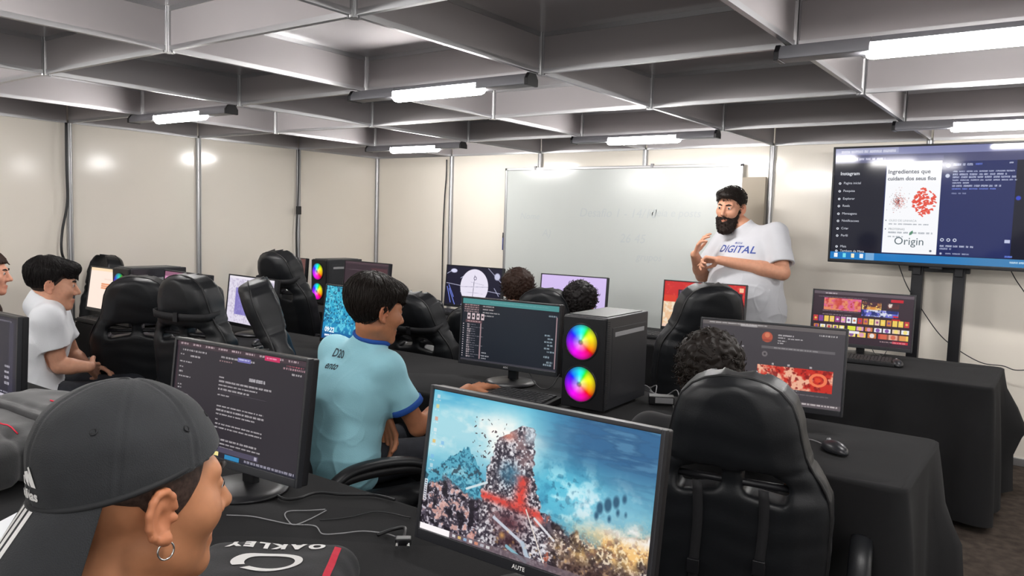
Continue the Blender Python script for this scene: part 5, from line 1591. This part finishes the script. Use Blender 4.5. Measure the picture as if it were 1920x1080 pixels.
    if eyes:
        for s in (-1, 1):
            e = MB(); prof = []
            for i in range(9):
                a = -PI / 2 + PI * i / 8; prof.append((max(.0001, .0125 * math.cos(a)), .0125 * math.sin(a)))
            e.lathe(prof, (0, 0, 0), 20)
            eo = mesh_obj('eye', hplace(np.array(e.v) @ np.array(Matrix.Rotation(-PI / 2, 3, 'X')).T + np.array((s * .031, .0775, .006))), e.f, M['eyewhite'], body, smooth=True)
            i_ = MB().lathe([(.0001, 0.0018), (.004, .0012), (.0058, 0), (.0001, -.001)][::-1], (0, 0, 0), 16)
            mesh_obj('iris', hplace(np.array(i_.v) @ np.array(Matrix.Rotation(-PI / 2, 3, 'X')).T + np.array((s * .031, .0898, .0055))), i_.f, M['iris'], eo, smooth=True)
    if brow:
        for s in (-1, 1):
            b = MB().tube([(s * .013, .094, .0235), (s * .030, .0905, .029), (s * .046, .076, .0245)], [.0035, .0045, .002], 8)
            mesh_obj('eyebrow', hplace(b.v), b.f, M['hair_dark'], body, smooth=True)
    # shirt
    out = {'body': body, 'place': hplace, 'toh': toh}
    if shirt:
        ends = {s: J['s' + s] + (J['e' + s] - J['s' + s]) * sleeve for s in 'LR'}
        def shirt_sdf(P):
            d = torso(P, .013, .085)
            d = smin(d, cap(P, pel - lath * .08 - V3((0, 0, .03)), pel + lath * .08 - V3((0, 0, .03)), .112 * bulk), .06)
            hem = pel[2] - .075
            cr = np.maximum(1 - np.abs(wob(P * V3((.8, .8, 1.5)), 13, .7)) * 3.2, 0) ** 2 + .7 * np.maximum(1 - np.abs(wob(P * V3((1.2, 1.2, .9)), 21, 2.2)) * 3.5, 0) ** 2
            low = np.clip((chest[2] - P[:, 2]) / .25, .35, 1.3)
            d = d + fold * (wob(P * V3((1, 1, .8)), 17) + .5 * wob(P[:, [2, 0, 1]] * V3((1.6, .7, .7)), 33, 2.0) - .8 * cr * low)
            d = np.maximum(d, (J['hemz'][2] if 'hemz' in J else hem) - P[:, 2])
            for s in 'LR':
                ax_ = ends[s] - J['s' + s]; L = np.linalg.norm(ax_); ax_ = ax_ / L
                t = (P - J['s' + s]) @ ax_
                sl = cap(P, J['s' + s], ends[s] + ax_ * .04, .060 * ab, .060 * ab + .006) + fold * .8 * wob(P, 38, 1.0)
                sl = np.maximum(sl, t - L)
                d = smin(d, sl, .035)
                inner = cap(P, ends[s] - ax_ * .05, ends[s] + ax_ * .08, .052 * ab)
                d = np.maximum(d, -inner)
            nd = hc - nb; nd = nd / np.linalg.norm(nd)
            d = smin(d, cap(P, nb - nd * .04, nb - nd * .006, neck_open + .006), .02)
            hole = cap(P, nb + nd * (.022 + neck_open * .12), nb + nd * .3, neck_open)
            d = smax(d, -hole, .008)
            return d
        Vs, Fs = surf(shirt_sdf, lo, hi, res * .95, slack=.03)
        out['shirt'] = np_obj('shirt', Vs, Fs, shirt, body); out['shirt_sdf'] = shirt_sdf
        if cuff:
            for s in 'LR':
                ax_ = ends[s] - J['s' + s]; ax_ = ax_ / np.linalg.norm(ax_); u = Vector(ax_).orthogonal().normalized(); w = Vector(ax_).cross(u)
                c = Vector(ends[s]); rr = .0645 * ab
                V = []; F = []
                n = 40
                for i_, (dz, r2) in enumerate(((-.022, rr + .0015), (-.020, rr + .004), (-.001, rr + .005), (.003, rr + .002), (.001, rr - .006), (-.02, rr - .007))):
                    for k in range(n): V.append(c + Vector(ax_) * dz + (u * math.cos(2 * PI * k / n) + w * math.sin(2 * PI * k / n)) * r2)
                for i_ in range(5):
                    for k in range(n): F.append((i_ * n + k, i_ * n + (k + 1) % n, (i_ + 1) * n + (k + 1) % n, (i_ + 1) * n + k))
                mesh_obj('sleeve_cuff', V, F, cuff, out['shirt'], smooth=True)
        if collar:
            nd = Vector(hc - nb).normalized(); u = nd.orthogonal().normalized(); w = nd.cross(u); pts = []
            for k in range(36):
                a = 2 * PI * k / 36; dirv = u * math.cos(a) + w * math.sin(a)
                P = np.array([Vector(nb) + nd * .030 + dirv * (neck_open + .004)], np.float32)
                for _ in range(30):
                    P[:, 2] -= np.clip(shirt_sdf(P), -.01, .01) * .5
                pts.append(tuple(P[0] + np.array((0, 0, .003))))
            MB().tube(pts, .0085, 8, closed=True).obj('collar', collar, out['shirt'], smooth=True)
    if legs:
        def tr_sdf(P):
            d = cap(P, pel - lath * .075, pel + lath * .075, .103 * bulk)
            for s in 'LR':
                d = smin(d, cap(P, J['hip' + s], J['k' + s], .083 * bulk ** .5, .066), .03)
                d = smin(d, cap(P, J['k' + s], J['a' + s] + V3((0, 0, .02)), .066, .058), .015)
            d = np.maximum(d + .003 * wob(P, 22), .06 - P[:, 2])
            if Jstand: return np.maximum(d, P[:, 2] - (pel[2] + .06))
            return np.maximum(d, -np.maximum(pel[2] - .01 - P[:, 2], P[:, 1] - pel[1] - .10))
        Vt, Ft = surf(tr_sdf, lo, hi, max(res, .008) * 1.2, slack=.02)
        np_obj('trousers', Vt, Ft, trouser or M['jeans'], body)
        for s in 'LR':
            def sh(P, a=J['a' + s]):
                d = smin(cap(P, a + V3((0, -.035, -.035)), a + V3((0, .15, -.045)), .043, .037), cap(P, a + V3((0, -.02, -.03)), a + V3((0, -.02, .03)), .045), .03)
                return np.maximum(d, .0 - P[:, 2])
            Vz, Fz = surf(sh, J['a' + s] - .13, J['a' + s] + np.array((.13, .25, .13)), .012)
            np_obj('shoe', Vz, Fz, M['shoe'], body)
    return out

def local(origin, heading):
    """turns world points into a person's own frame"""
    c, s = math.cos(-heading), math.sin(-heading)
    def f(p):
        x, y, z = p[0] - origin[0], p[1] - origin[1], p[2] - origin[2]
        return (c * x - s * y, s * x + c * y, z)
    return f

def seated(headz=1.07, lean=.06, hands_at=None, dz=0.0, wid=.17):
    """joints of somebody sitting upright with both hands forward on a table edge"""
    J = dict(hipL=(-.085, 0, .50 + dz), hipR=(.085, 0, .50 + dz), neck=(0, lean * .7, headz - .14), head=(0, lean + .035, headz), sL=(-wid, lean * .6, headz - .20), sR=(wid, lean * .6, headz - .20),
             eL=(-.24, .10, headz - .43), eR=(.24, .10, headz - .43), wL=(-.15, .33, .715), wR=(.15, .33, .715),
             kL=(-.11, .40, .48), kR=(.11, .40, .48), aL=(-.12, .36, .085), aR=(.12, .36, .085))
    return J

def flat_hands(J, curl=.35):
    return {s: hand_caps(J['w' + s], (0, 1, -.1), (0, -.1, -1), 1 if s == 'L' else -1, curl) for s in 'LR'}

def drop_text(sdf, verts, P0, R, U, N, lift=.0015, dist=.12):
    """lay flat lettering on clothing: plane through P0 spanned by R, U; pushed along -N on to the surface"""
    P = np.array([np.array(P0) + np.array(R) * v[0] + np.array(U) * v[1] + np.array(N) * dist for v in verts], np.float32)
    N = np.array(N, np.float32)
    for _ in range(80):
        P -= N * np.clip(sdf(P), -.02, .02)[:, None] * .6
    return P + N * lift

# --- bearded man standing by the whiteboard
D2R = math.pi / 180
mo_ = (4.00, -.36, 0.0); mh = 163 * D2R
SKM = skin_mat('warm_light_skin', (206, 150, 122))
cx = local(mo_, mh)
Jm = dict(hipL=(-.10, 0, .86), hipR=(.10, 0, .86), neck=(.05, .03, 1.415), head=(.125, .085, 1.545), sL=(-.19, .0, 1.375), sR=(.205, .0, 1.345),
          eL=(-.30, .07, 1.125), eR=(.355, .06, 1.06), wL=(.03, .30, 1.190), wR=(.245, .29, 1.215),
          kL=(-.12, .02, .47), kR=(.12, .02, .47), aL=(-.13, 0, .085), aR=(.13, 0, .085), hemz=(0, 0, .70))
hm_ = {'L': hand_caps(Jm['wL'], (.98, .12, .0), (.05, .5, -.85), -1, [.25, .9, 1.15, 1.25], thumb_out=.5, k=1.05),
       'R': hand_caps(Jm['wR'], (-.45, .05, .95), (-.75, -.45, -.35), 1, [.30, .35, .4, .5], thumb_out=.9, k=1.05)}
hairm = make_hair_sdf(top=.015, side=.0015, front=.064, back=-.055, temple=.01, fringe=.015, kind='straight', amp=.002)
M['shirt_man'] = mat('grey_white_cotton', s2l((204, 205, 210)), 0.85, sheen=0.1, bump=(300, 0.15))
man = human('bearded man in a white printed t-shirt standing in front of the whiteboard, gesturing', mo_, mh, Jm, SKM, M['shirt_man'], (hairm, M['hair_dark'], .006, strands(hairm, 1100, 2, length=.04, r=.0011, crown=(0, .10, .09), lift=.010, jitter=.6)), bulk=1.62, res=.0055, look=(-12 * D2R * -1, -8 * D2R, -4 * D2R),
            head_scale=1.08, sleeve=.80, hands=hm_, neck_open=.066, fold=.0045, belly=((0, .075, .98), (.245, .185, .30)))
def beard_sdf(q):
    m = q.copy(); m[:, 0] = np.abs(q[:, 0])
    d = ell(q, (0, .034, -.088), (.066, .062, .062))
    d = smin(d, cap(m, (.066, .006, .0), (.052, .03, -.07), .010, .016), .02)
    d = smin(d, cap(m, (0, .093, -.052), (.030, .082, -.062), .007, .006), .008)
    d = smin(d, ell(q, (0, .062, -.135), (.044, .036, .030)), .03)
    d = smax(d, -ell(q, (0, .105, -.0715), (.021, .03, .0095)), .006)
    d = smax(d, q[:, 2] - np.interp(np.abs(q[:, 0]), [0, .028, .045, .06, .08], [-.045, -.050, -.052, -.02, .01]), .008)
    d = smax(d, -(q[:, 1] + .012 + .0 * q[:, 2]), .01)
    return d + .0035 * wob(q, 130) + .003 * wob(q, 210, 1.0)
Vq, Fq = surf(beard_sdf, (-.11, -.05, -.2), (.11, .14, .03), .0045)
bo_ = np_obj('beard', man['place'](Vq), Fq, M['beard'], man['body'])
bs_ = strands(lambda q: beard_sdf(q), 900, 9, length=.022, r=.0010, crown=(0, .05, .06), lift=.004, jitter=.6)
mesh_obj('beard_hair', man['place'](bs_.v), bs_.f, M['beard'], bo_, smooth=True)
vs, fs = grid_text('DIGITAL', .066, bold=.0012, spacing=1.05, xscale=1.12)
P = drop_text(man['shirt_sdf'], [(-v[0] - .005, v[1]) for v in vs], (0, 0, 1.262), (1, 0, 0), (0, 0, 1), (0, 1, 0), dist=.32)
mesh_obj('blue_lettering', P, fs, M['ink_blue'], man['shirt'])
vs, fs = grid_text('MIDIA', .018, bold=.0004, spacing=1.3)
P = drop_text(man['shirt_sdf'], [(-v[0] + .0, v[1]) for v in vs], (0, 0, 1.305), (1, 0, 0), (0, 0, 1), (0, 1, 0), dist=.32)
mesh_obj('blue_lettering', P, fs, M['ink_blue'], man['shirt'])

# --- boy in light blue
bo = (3.60, -3.68, 0.0); bh = -10 * D2R
L = local(bo, bh)
SKB = skin_mat('tan_skin', (176, 118, 86))
hb = wd(706, 583, 2.90)
Jb = dict(hipL=(-.09, -.02, .485), hipR=(.09, -.02, .485), neck=L(wd(694, 640, 2.93)), head=L(hb), sL=(-.15, .07, .87), sR=L(wd(722, 690, 2.86)),
          eL=(-.20, .13, .63), eR=L(wd(784, 800, 2.93)), wL=L(wd(722, 778, 2.92)), wR=L(wd(878, 731, 3.13)),
          kL=(-.12, .42, .47), kR=(.12, .42, .47), aL=(-.13, .38, .085), aR=(.13, .38, .085))
dirR = Vector(L(wd(940, 714, 3.24))) - Vector(Jb['wR'])
hbs = {'R': hand_caps(Jb['wR'], dirR, (0, -.15, -1), -1, [.35, .4, .45, .5]), 'L': hand_caps(Jb['wL'], (.12, .18, -.95), (.3, -.9, -.1), 1, [.35, .4, .45, .5])}
hairb = make_hair_sdf(top=.026, side=.008, front=.050, back=-.058, temple=.020, fringe=.022, kind='straight', amp=.0012, crownback=.008)
boy = human('boy in a light blue t-shirt with royal blue trim, seated at the middle table', bo, bh, Jb, SKB, M['shirt_blue'], (hairb, M['hair_dark'], .0045, strands(hairb, 2600, 4, length=.055, r=.0011, lift=.003)), bulk=.96, res=.0045,
            look=(-6 * D2R, -9 * D2R, 0), sleeve=.66, hands=hbs, collar=M['trim_blue'], cuff=M['trim_blue'], neck_open=.060, fold=.0062)
fadeb = make_hair_sdf(top=.004, side=.0035, front=.045, back=-.074, temple=-.002, kind='x', amp=.0004)
Vq, Fq = surf(fadeb, (-.17, -.2, -.15), (.17, .2, .2), .005)
np_obj('faded_hair', boy['place'](Vq), Fq, M['hair_fade'], boy['body'])
for txt, z_, sz in (('D20', .885, .042), ('ento', .842, .034)):
    vs, fs = grid_text(txt, sz, bold=.0008)
    P = drop_text(boy['shirt_sdf'], [(v[0], v[1]) for v in vs], (-.03, 0, z_), (1, 0, 0), (0, 0, 1), (0, -1, 0), dist=.25)
    mesh_obj('dark_lettering', P, fs, M['ink_dark'], boy['shirt'])

# --- boy in white
wo = (1.74, -3.94, 0.0); wh_ = -24 * D2R
L = local(wo, wh_)
SKW = skin_mat('light_skin', (214, 158, 130))
Jw = dict(hipL=(-.09, -.03, .495), hipR=(.09, -.03, .495), neck=L(wd(80, 561, 3.79)), head=L(wd(100, 534, 3.80)), sL=(-.16, .06, .885), sR=(.165, .03, .885),
          eL=(-.22, .14, .64), eR=L(wd(112, 686, 3.70)), wL=(-.15, .20, .60), wR=L(wd(168, 688, 3.74)),
          kL=(-.12, .42, .47), kR=(.12, .42, .47), aL=(-.13, .38, .085), aR=(.13, .38, .085))
hws = {'R': hand_caps(Jw['wR'], Vector(L(wd(195, 700, 3.9))) - Vector(Jw['wR']), (-.9, 0, -.3), 1, .45), 'L': hand_caps(Jw['wL'], (.1, .9, -.3), (.2, -.1, -1), 1, .45)}
hairw = make_hair_sdf(top=.024, side=.004, front=.048, back=-.012, temple=.026, fringe=.03, kind='straight', amp=.0015, crownback=.006)
boyw = human('boy in a white t-shirt with a dark fringe, seated at the left, looking right', wo, wh_, Jw, SKW, M['shirt_white'], (hairw, M['hair_black'], .0045, strands(hairw, 1500, 8, length=.045, r=.0012, lift=.004)), bulk=1.0, res=.005,
             look=(-2 * D2R, -6 * D2R, 0), sleeve=.62, hands=hws, neck_open=.057, fold=.004)
fade = make_hair_sdf(top=.004, side=.003, front=.045, back=-.060, temple=.0, kind='x', amp=.0002)
Vq, Fq = surf(fade, (-.17, -.2, -.15), (.17, .2, .2), .006)
np_obj('faded_hair', boyw['place'](Vq), Fq, M['hair_fade'], boyw['body'])

# --- long haired person at the left edge
lo_ = (1.00, -4.02, 0.0); lh = -30 * D2R
L = local(lo_, lh)
Jl = seated(1.08, .03); Jl['head'] = L(wd(-22, 512, 4.35)); Jl['neck'] = tuple(np.array(Jl['head']) + np.array((0, -.04, -.14)))
lbase = make_hair_sdf(top=.020, side=.016, front=.060, back=-.09, temple=.0, kind='straight', amp=.004)
def hair_long(q):
    d = lbase(q)
    m = q.copy(); m[:, 0] = np.abs(q[:, 0])
    lock = smin(cap(m, (.080, -.035, .0), (.092, .0, -.15), .024, .030), cap(m, (.092, .0, -.15), (.090, .045, -.24), .030, .015), .02)
    lock = smin(lock, ell(q, (0, -.085, -.08), (.085, .04, .13)), .03)
    return smin(d, lock + .5 * hair_noise(q, 'straight', .006) + .004 * wob(q, 60), .02)
human('person with long brown hair at the left photo edge, looking right', lo_, lh, Jl, skin_mat('rosy_skin', (222, 160, 134)), M['shirt_grey'], (hair_long, M['hair_brown'], .006, 'long'), res=.008,
      look=(-6 * D2R, -4 * D2R, 0), hands=flat_hands(Jl))

# --- curly haired boy beyond the large chair
ko = (5.00, -3.26, 0.0); kh = 8 * D2R
L = local(ko, kh)
Jk = seated(.99, .10); hk = wd(1331, 706, 2.42); Jk['head'] = L(hk); Jk['neck'] = tuple(np.array(Jk['head']) + np.array((0, -.05, -.13)))
for s, sg in (('L', -1), ('R', 1)):
    Jk['s' + s] = (sg * .16 + Jk['neck'][0], Jk['neck'][1] - .02, Jk['neck'][2] - .06); Jk['e' + s] = (sg * .23 + Jk['neck'][0] * .5, Jk['neck'][1] + .05, .66); Jk['w' + s] = (sg * .10, Jk['neck'][1] + .12, .61)
kf = make_hair_sdf(top=.030, side=.020, front=.060, back=-.075, temple=.0, kind='curly', amp=.008)
human('curly haired person seen from behind, at the monitor with the red banner', ko, kh, Jk, skin_mat('olive_skin', (178, 122, 92)), M['shirt_dark'],
      (kf, M['hair_dark'], .004, curls(kf, 700, 3, rad=.0075, lo=-.06, r=.0019, length=.036)), res=.007, look=(4 * D2R, -14 * D2R, 0), hands=flat_hands(Jk))

# --- two heads at the back table
ho_ = (2.85, -1.66, 0.0); hh_ = 10 * D2R
L = local(ho_, hh_)
J2 = seated(1.0, .06); J2['eL'] = (-.19, .10, .60); J2['eR'] = (.19, .10, .60); J2['head'] = L(wd(972, 546, 4.85)); dz_ = J2['head'][2] - 1.0
for k_ in ('sL', 'sR', 'neck'): J2[k_] = (J2[k_][0] + J2['head'][0] * .8, J2['head'][1] - .03, J2[k_][2] + dz_)
f2 = make_hair_sdf(top=.030, side=.016, front=.058, back=-.060, temple=.0, kind='curly', amp=.006)
human('person with wavy brown hair seen from behind, at the radar picture monitor', ho_, hh_, J2, skin_mat('skin_tone', (190, 132, 104)), M['shirt_dark'], (f2, M['hair_brown'], .005, curls(f2, 420, 5, rad=.007, lo=-.05, length=.036, turns=1.1)), res=.008,
      look=(6 * D2R, -8 * D2R, 0), hands=flat_hands(J2))
ho_ = (3.27, -1.52, 0.0)
L = local(ho_, hh_)
J3 = seated(.95, .06); J3['eL'] = (-.18, .10, .58); J3['eR'] = (.20, .10, .58); J3['head'] = L(wd(1088, 572, 4.65)); dz_ = J3['head'][2] - .95
for k_ in ('sL', 'sR', 'neck'): J3[k_] = (J3[k_][0] + J3['head'][0] * .8, J3['head'][1] - .03, J3[k_][2] + dz_)
f3 = make_hair_sdf(top=.030, side=.020, front=.060, back=-.070, temple=.0, kind='curly', amp=.006)
human('person with dark twisted curls seen from behind, at the plain lilac monitor', ho_, hh_, J3, skin_mat('brown_skin', (140, 92, 68)), M['shirt_dark'], (f3, M['hair_black'], .005, curls(f3, 420, 6, rad=.0055, lo=-.06, length=.042, turns=3)), res=.008,
      look=(0, -8 * D2R, 0), hands=flat_hands(J3))

# --- boy in the black cap, close to the camera
ch = 3 * D2R
co = (4.86, -5.42, 0.0)
L = local(co, ch)
SKC = skin_mat('golden_skin', (186, 128, 92))
lookc = (-7 * D2R, -4 * D2R, 0)
Rc = rotm(*lookc)
earw = np.array(L(wd(300, 970, .89))); hcw = earw - Rc @ np.array((.079, -.014, -.006), np.float32)
Jc = seated(1.05, .05); Jc['head'] = tuple(hcw); Jc['neck'] = tuple(hcw + np.array((0, -.045, -.14)))
for s, sg in (('L', -1), ('R', 1)):
    Jc['s' + s] = (sg * .17 + hcw[0], hcw[1] - .06, hcw[2] - .20); Jc['e' + s] = (sg * .23 + hcw[0], hcw[1] + .02, .70); Jc['w' + s] = (sg * .13, hcw[1] + .17, .73)
hairc = make_hair_sdf(top=.003, side=.0030, front=.062, back=.012, temple=-.016, kind='x', amp=.0006)
capb = human('boy in a black backwards cap with a hoop earring, seated closest to the camera', co, ch, Jc, SKC, M['shirt_dark'], (hairc, M['hair_fade'], .003, None), res=.0036, look=lookc, hands=flat_hands(Jc), neck_open=.066)
def rim_z(y):
    return .030 + .30 * (y + .02)
def crown_sdf(q):
    o = ell(q, (0, -.013, .030), (.085, .110, .104))
    o = smin(o, ell(q, (0, -.035, .075), (.074, .085, .062)), .03)
    az = np.arctan2(q[:, 0], q[:, 1] + .018)
    seam = np.abs(((az / (PI / 3)) + .5) % 1 - .5) * (PI / 3) * np.hypot(q[:, 0], q[:, 1] + .018)
    o = o + .0011 * np.exp(-(seam / .0025) ** 2) - .0006 * np.exp(-((seam - .006) / .002) ** 2) + .0012 * wob(q, 26) + .0009 * wob(q * np.array((1, 1, 2.2), np.float32), 46, 2)
    return np.maximum(o, -(q[:, 2] - rim_z(q[:, 1])) * .95)
Vq, Fq = surf(crown_sdf, (-.12, -.16, -.06), (.12, .12, .17), .003)
pl = capb['place']
capo = np_obj('cap', pl(Vq), Fq, M['cap'], capb['body'])
# band along the rim
pts = []
for k in range(64):
    a = 2 * PI * k / 64; P = np.array([(.085 * math.sin(a), -.013 + .110 * math.cos(a), 0)], np.float32)
    for _ in range(40):
        P[:, 2] = rim_z(P[:, 1]) + .005
        d0 = ell(P, (0, -.018, .030), (.083, .104, .104)); n_ = np.array([math.sin(a), math.cos(a), 0], np.float32); P -= n_ * d0[:, None] * .7
    pts.append(tuple(pl(P)[0]))
MB().tube(pts, .0042, 8, closed=True).obj('rim_band', M['capband'], capo, smooth=True)
MB().lathe([(.0001, -.002), (.007, -.001), (.006, .002), (.0001, .0035)], tuple(pl(np.array([(0, -.028, .1415)]))[0]), 16).obj('top_button', M['capband'], capo, smooth=True)
# eyelets
for az in (-2.4, 2.4, 1.1, -1.1, 0.35):
    dv = np.array((math.sin(az) * .8, math.cos(az) * .8, .62)); P = np.array([np.array((0, -.02, .03)) + dv * .16], np.float32)
    for _ in range(60): P -= (dv / np.linalg.norm(dv)).astype(np.float32) * crown_sdf(P)[:, None] * .6
    n_ = Vector(dv).normalized(); u_ = n_.orthogonal().normalized(); w_ = n_.cross(u_)
    MB().tube([tuple(pl(np.array([Vector(P[0]) + u_ * (.0035 * math.cos(2 * PI * k / 14)) + w_ * (.0035 * math.sin(2 * PI * k / 14))]))[0]) for k in range(14)], .0011, 6, closed=True).obj('eyelet', M['capband'], capo, smooth=True)
def visor_pt(u, v, lift=0.0):
    a = u * 1.0
    xi, yi = .084 * math.sin(a), -.018 - .105 * math.cos(a)
    zi = rim_z(yi) + .004
    return (xi * (1 + .10 * v), yi - .040 * v * max(math.cos(a), 0) ** .55, zi - .066 * v - .022 * v * u * u - .012 * u * u * v + lift)
V = []; F = []; nu, nv = 33, 10
for sg in (1, -1):
    for i in range(nu):
        for j in range(nv): V.append(visor_pt(-1 + 2 * i / (nu - 1), j / (nv - 1), .0016 * sg))
b0 = nu * nv
for i in range(nu - 1):
    for j in range(nv - 1):
        q_ = (i * nv + j, (i + 1) * nv + j, (i + 1) * nv + j + 1, i * nv + j + 1); F.append(q_); F.append(tuple(b0 + k for k in reversed(q_)))
    F.append((i * nv + nv - 1, (i + 1) * nv + nv - 1, b0 + (i + 1) * nv + nv - 1, b0 + i * nv + nv - 1))
mesh_obj('visor', pl(V), F, M['cap'], capo, smooth=True)
for uc in (-.20, -.055, .09):
    V = []; F = []
    for j in range(12):
        for du in (-.045, .0, .045): V.append(visor_pt(uc + du - .05 * (j / 11), .03 + .95 * j / 11, .0026))
        if j:
            for k in range(2): F.append((3 * j - 3 + k, 3 * j - 2 + k, 3 * j + 1 + k, 3 * j + k))
    mesh_obj('white_stripe', pl(V), F, M['whiteprint'], capo, smooth=True)
def on_cap(vs, x0, z0, lift=.0012):
    P = np.array([(x0 + v[0], -.17, z0 + v[1]) for v in vs], np.float32)
    for _ in range(80): P[:, 1] -= -np.clip(crown_sdf(P), -.02, .02) * .6
    P[:, 1] -= lift
    return pl(P)
zc_ = rim_z(-.115) + .020
vs, fs = grid_text('adidas', .0155, bold=.0006)
mesh_obj('white_lettering', on_cap(vs, .0, zc_), fs, M['whiteprint'], capo)
for k, hgt in enumerate((.010, .017, .024)):
    x0 = -.016 + k * .0105
    quad = [(x0, .0), (x0 + .0085, .0), (x0 + .0085 - hgt * .50, hgt * .92), (x0 - hgt * .50 + .0015, hgt * .80)]
    vs = []; fs = []
    for i in range(5):
        for j in range(2):
            p0 = np.array(quad[0]) * (1 - i / 4) + np.array(quad[3]) * i / 4; p1 = np.array(quad[1]) * (1 - i / 4) + np.array(quad[2]) * i / 4
            vs.append(tuple(p0 if j == 0 else p1))
        if i: fs.append((2 * i - 2, 2 * i - 1, 2 * i + 1, 2 * i))
    mesh_obj('white_emblem', on_cap([(x + .004, y) for x, y in vs], 0, zc_ + .010), fs, M['whiteprint'], capo)
pts = [tuple(pl(np.array([(.0815, -.006 + .0095 * math.sin(2 * PI * k / 28), -.046 + .0105 * math.cos(2 * PI * k / 28))]))[0]) for k in range(28)]
MB().tube(pts, .0013, 8, closed=True).obj('hoop_earring', M['silver'], capb['body'], smooth=True)
# ------------------------------------------------------------------ world and view
wd = bpy.data.worlds.new('world'); scene.world = wd; wd.use_nodes = True
wd.node_tree.nodes['Background'].inputs['Color'].default_value = (1.0, 0.98, 0.95, 1)
wd.node_tree.nodes['Background'].inputs['Strength'].default_value = 0.15  # even fill light, added through the sides left without walls
scene.view_settings.view_transform = 'Standard'
scene.view_settings.look = 'None'
scene.view_settings.gamma = 1
scene.view_settings.use_curve_mapping = False
scene.view_settings.exposure = EXPO
scene.cycles.use_denoising = True
scene.cycles.max_bounces = 8
scene.cycles.diffuse_bounces = 5
scene.cycles.glossy_bounces = 4
scene.cycles.sample_clamp_indirect = 6.0
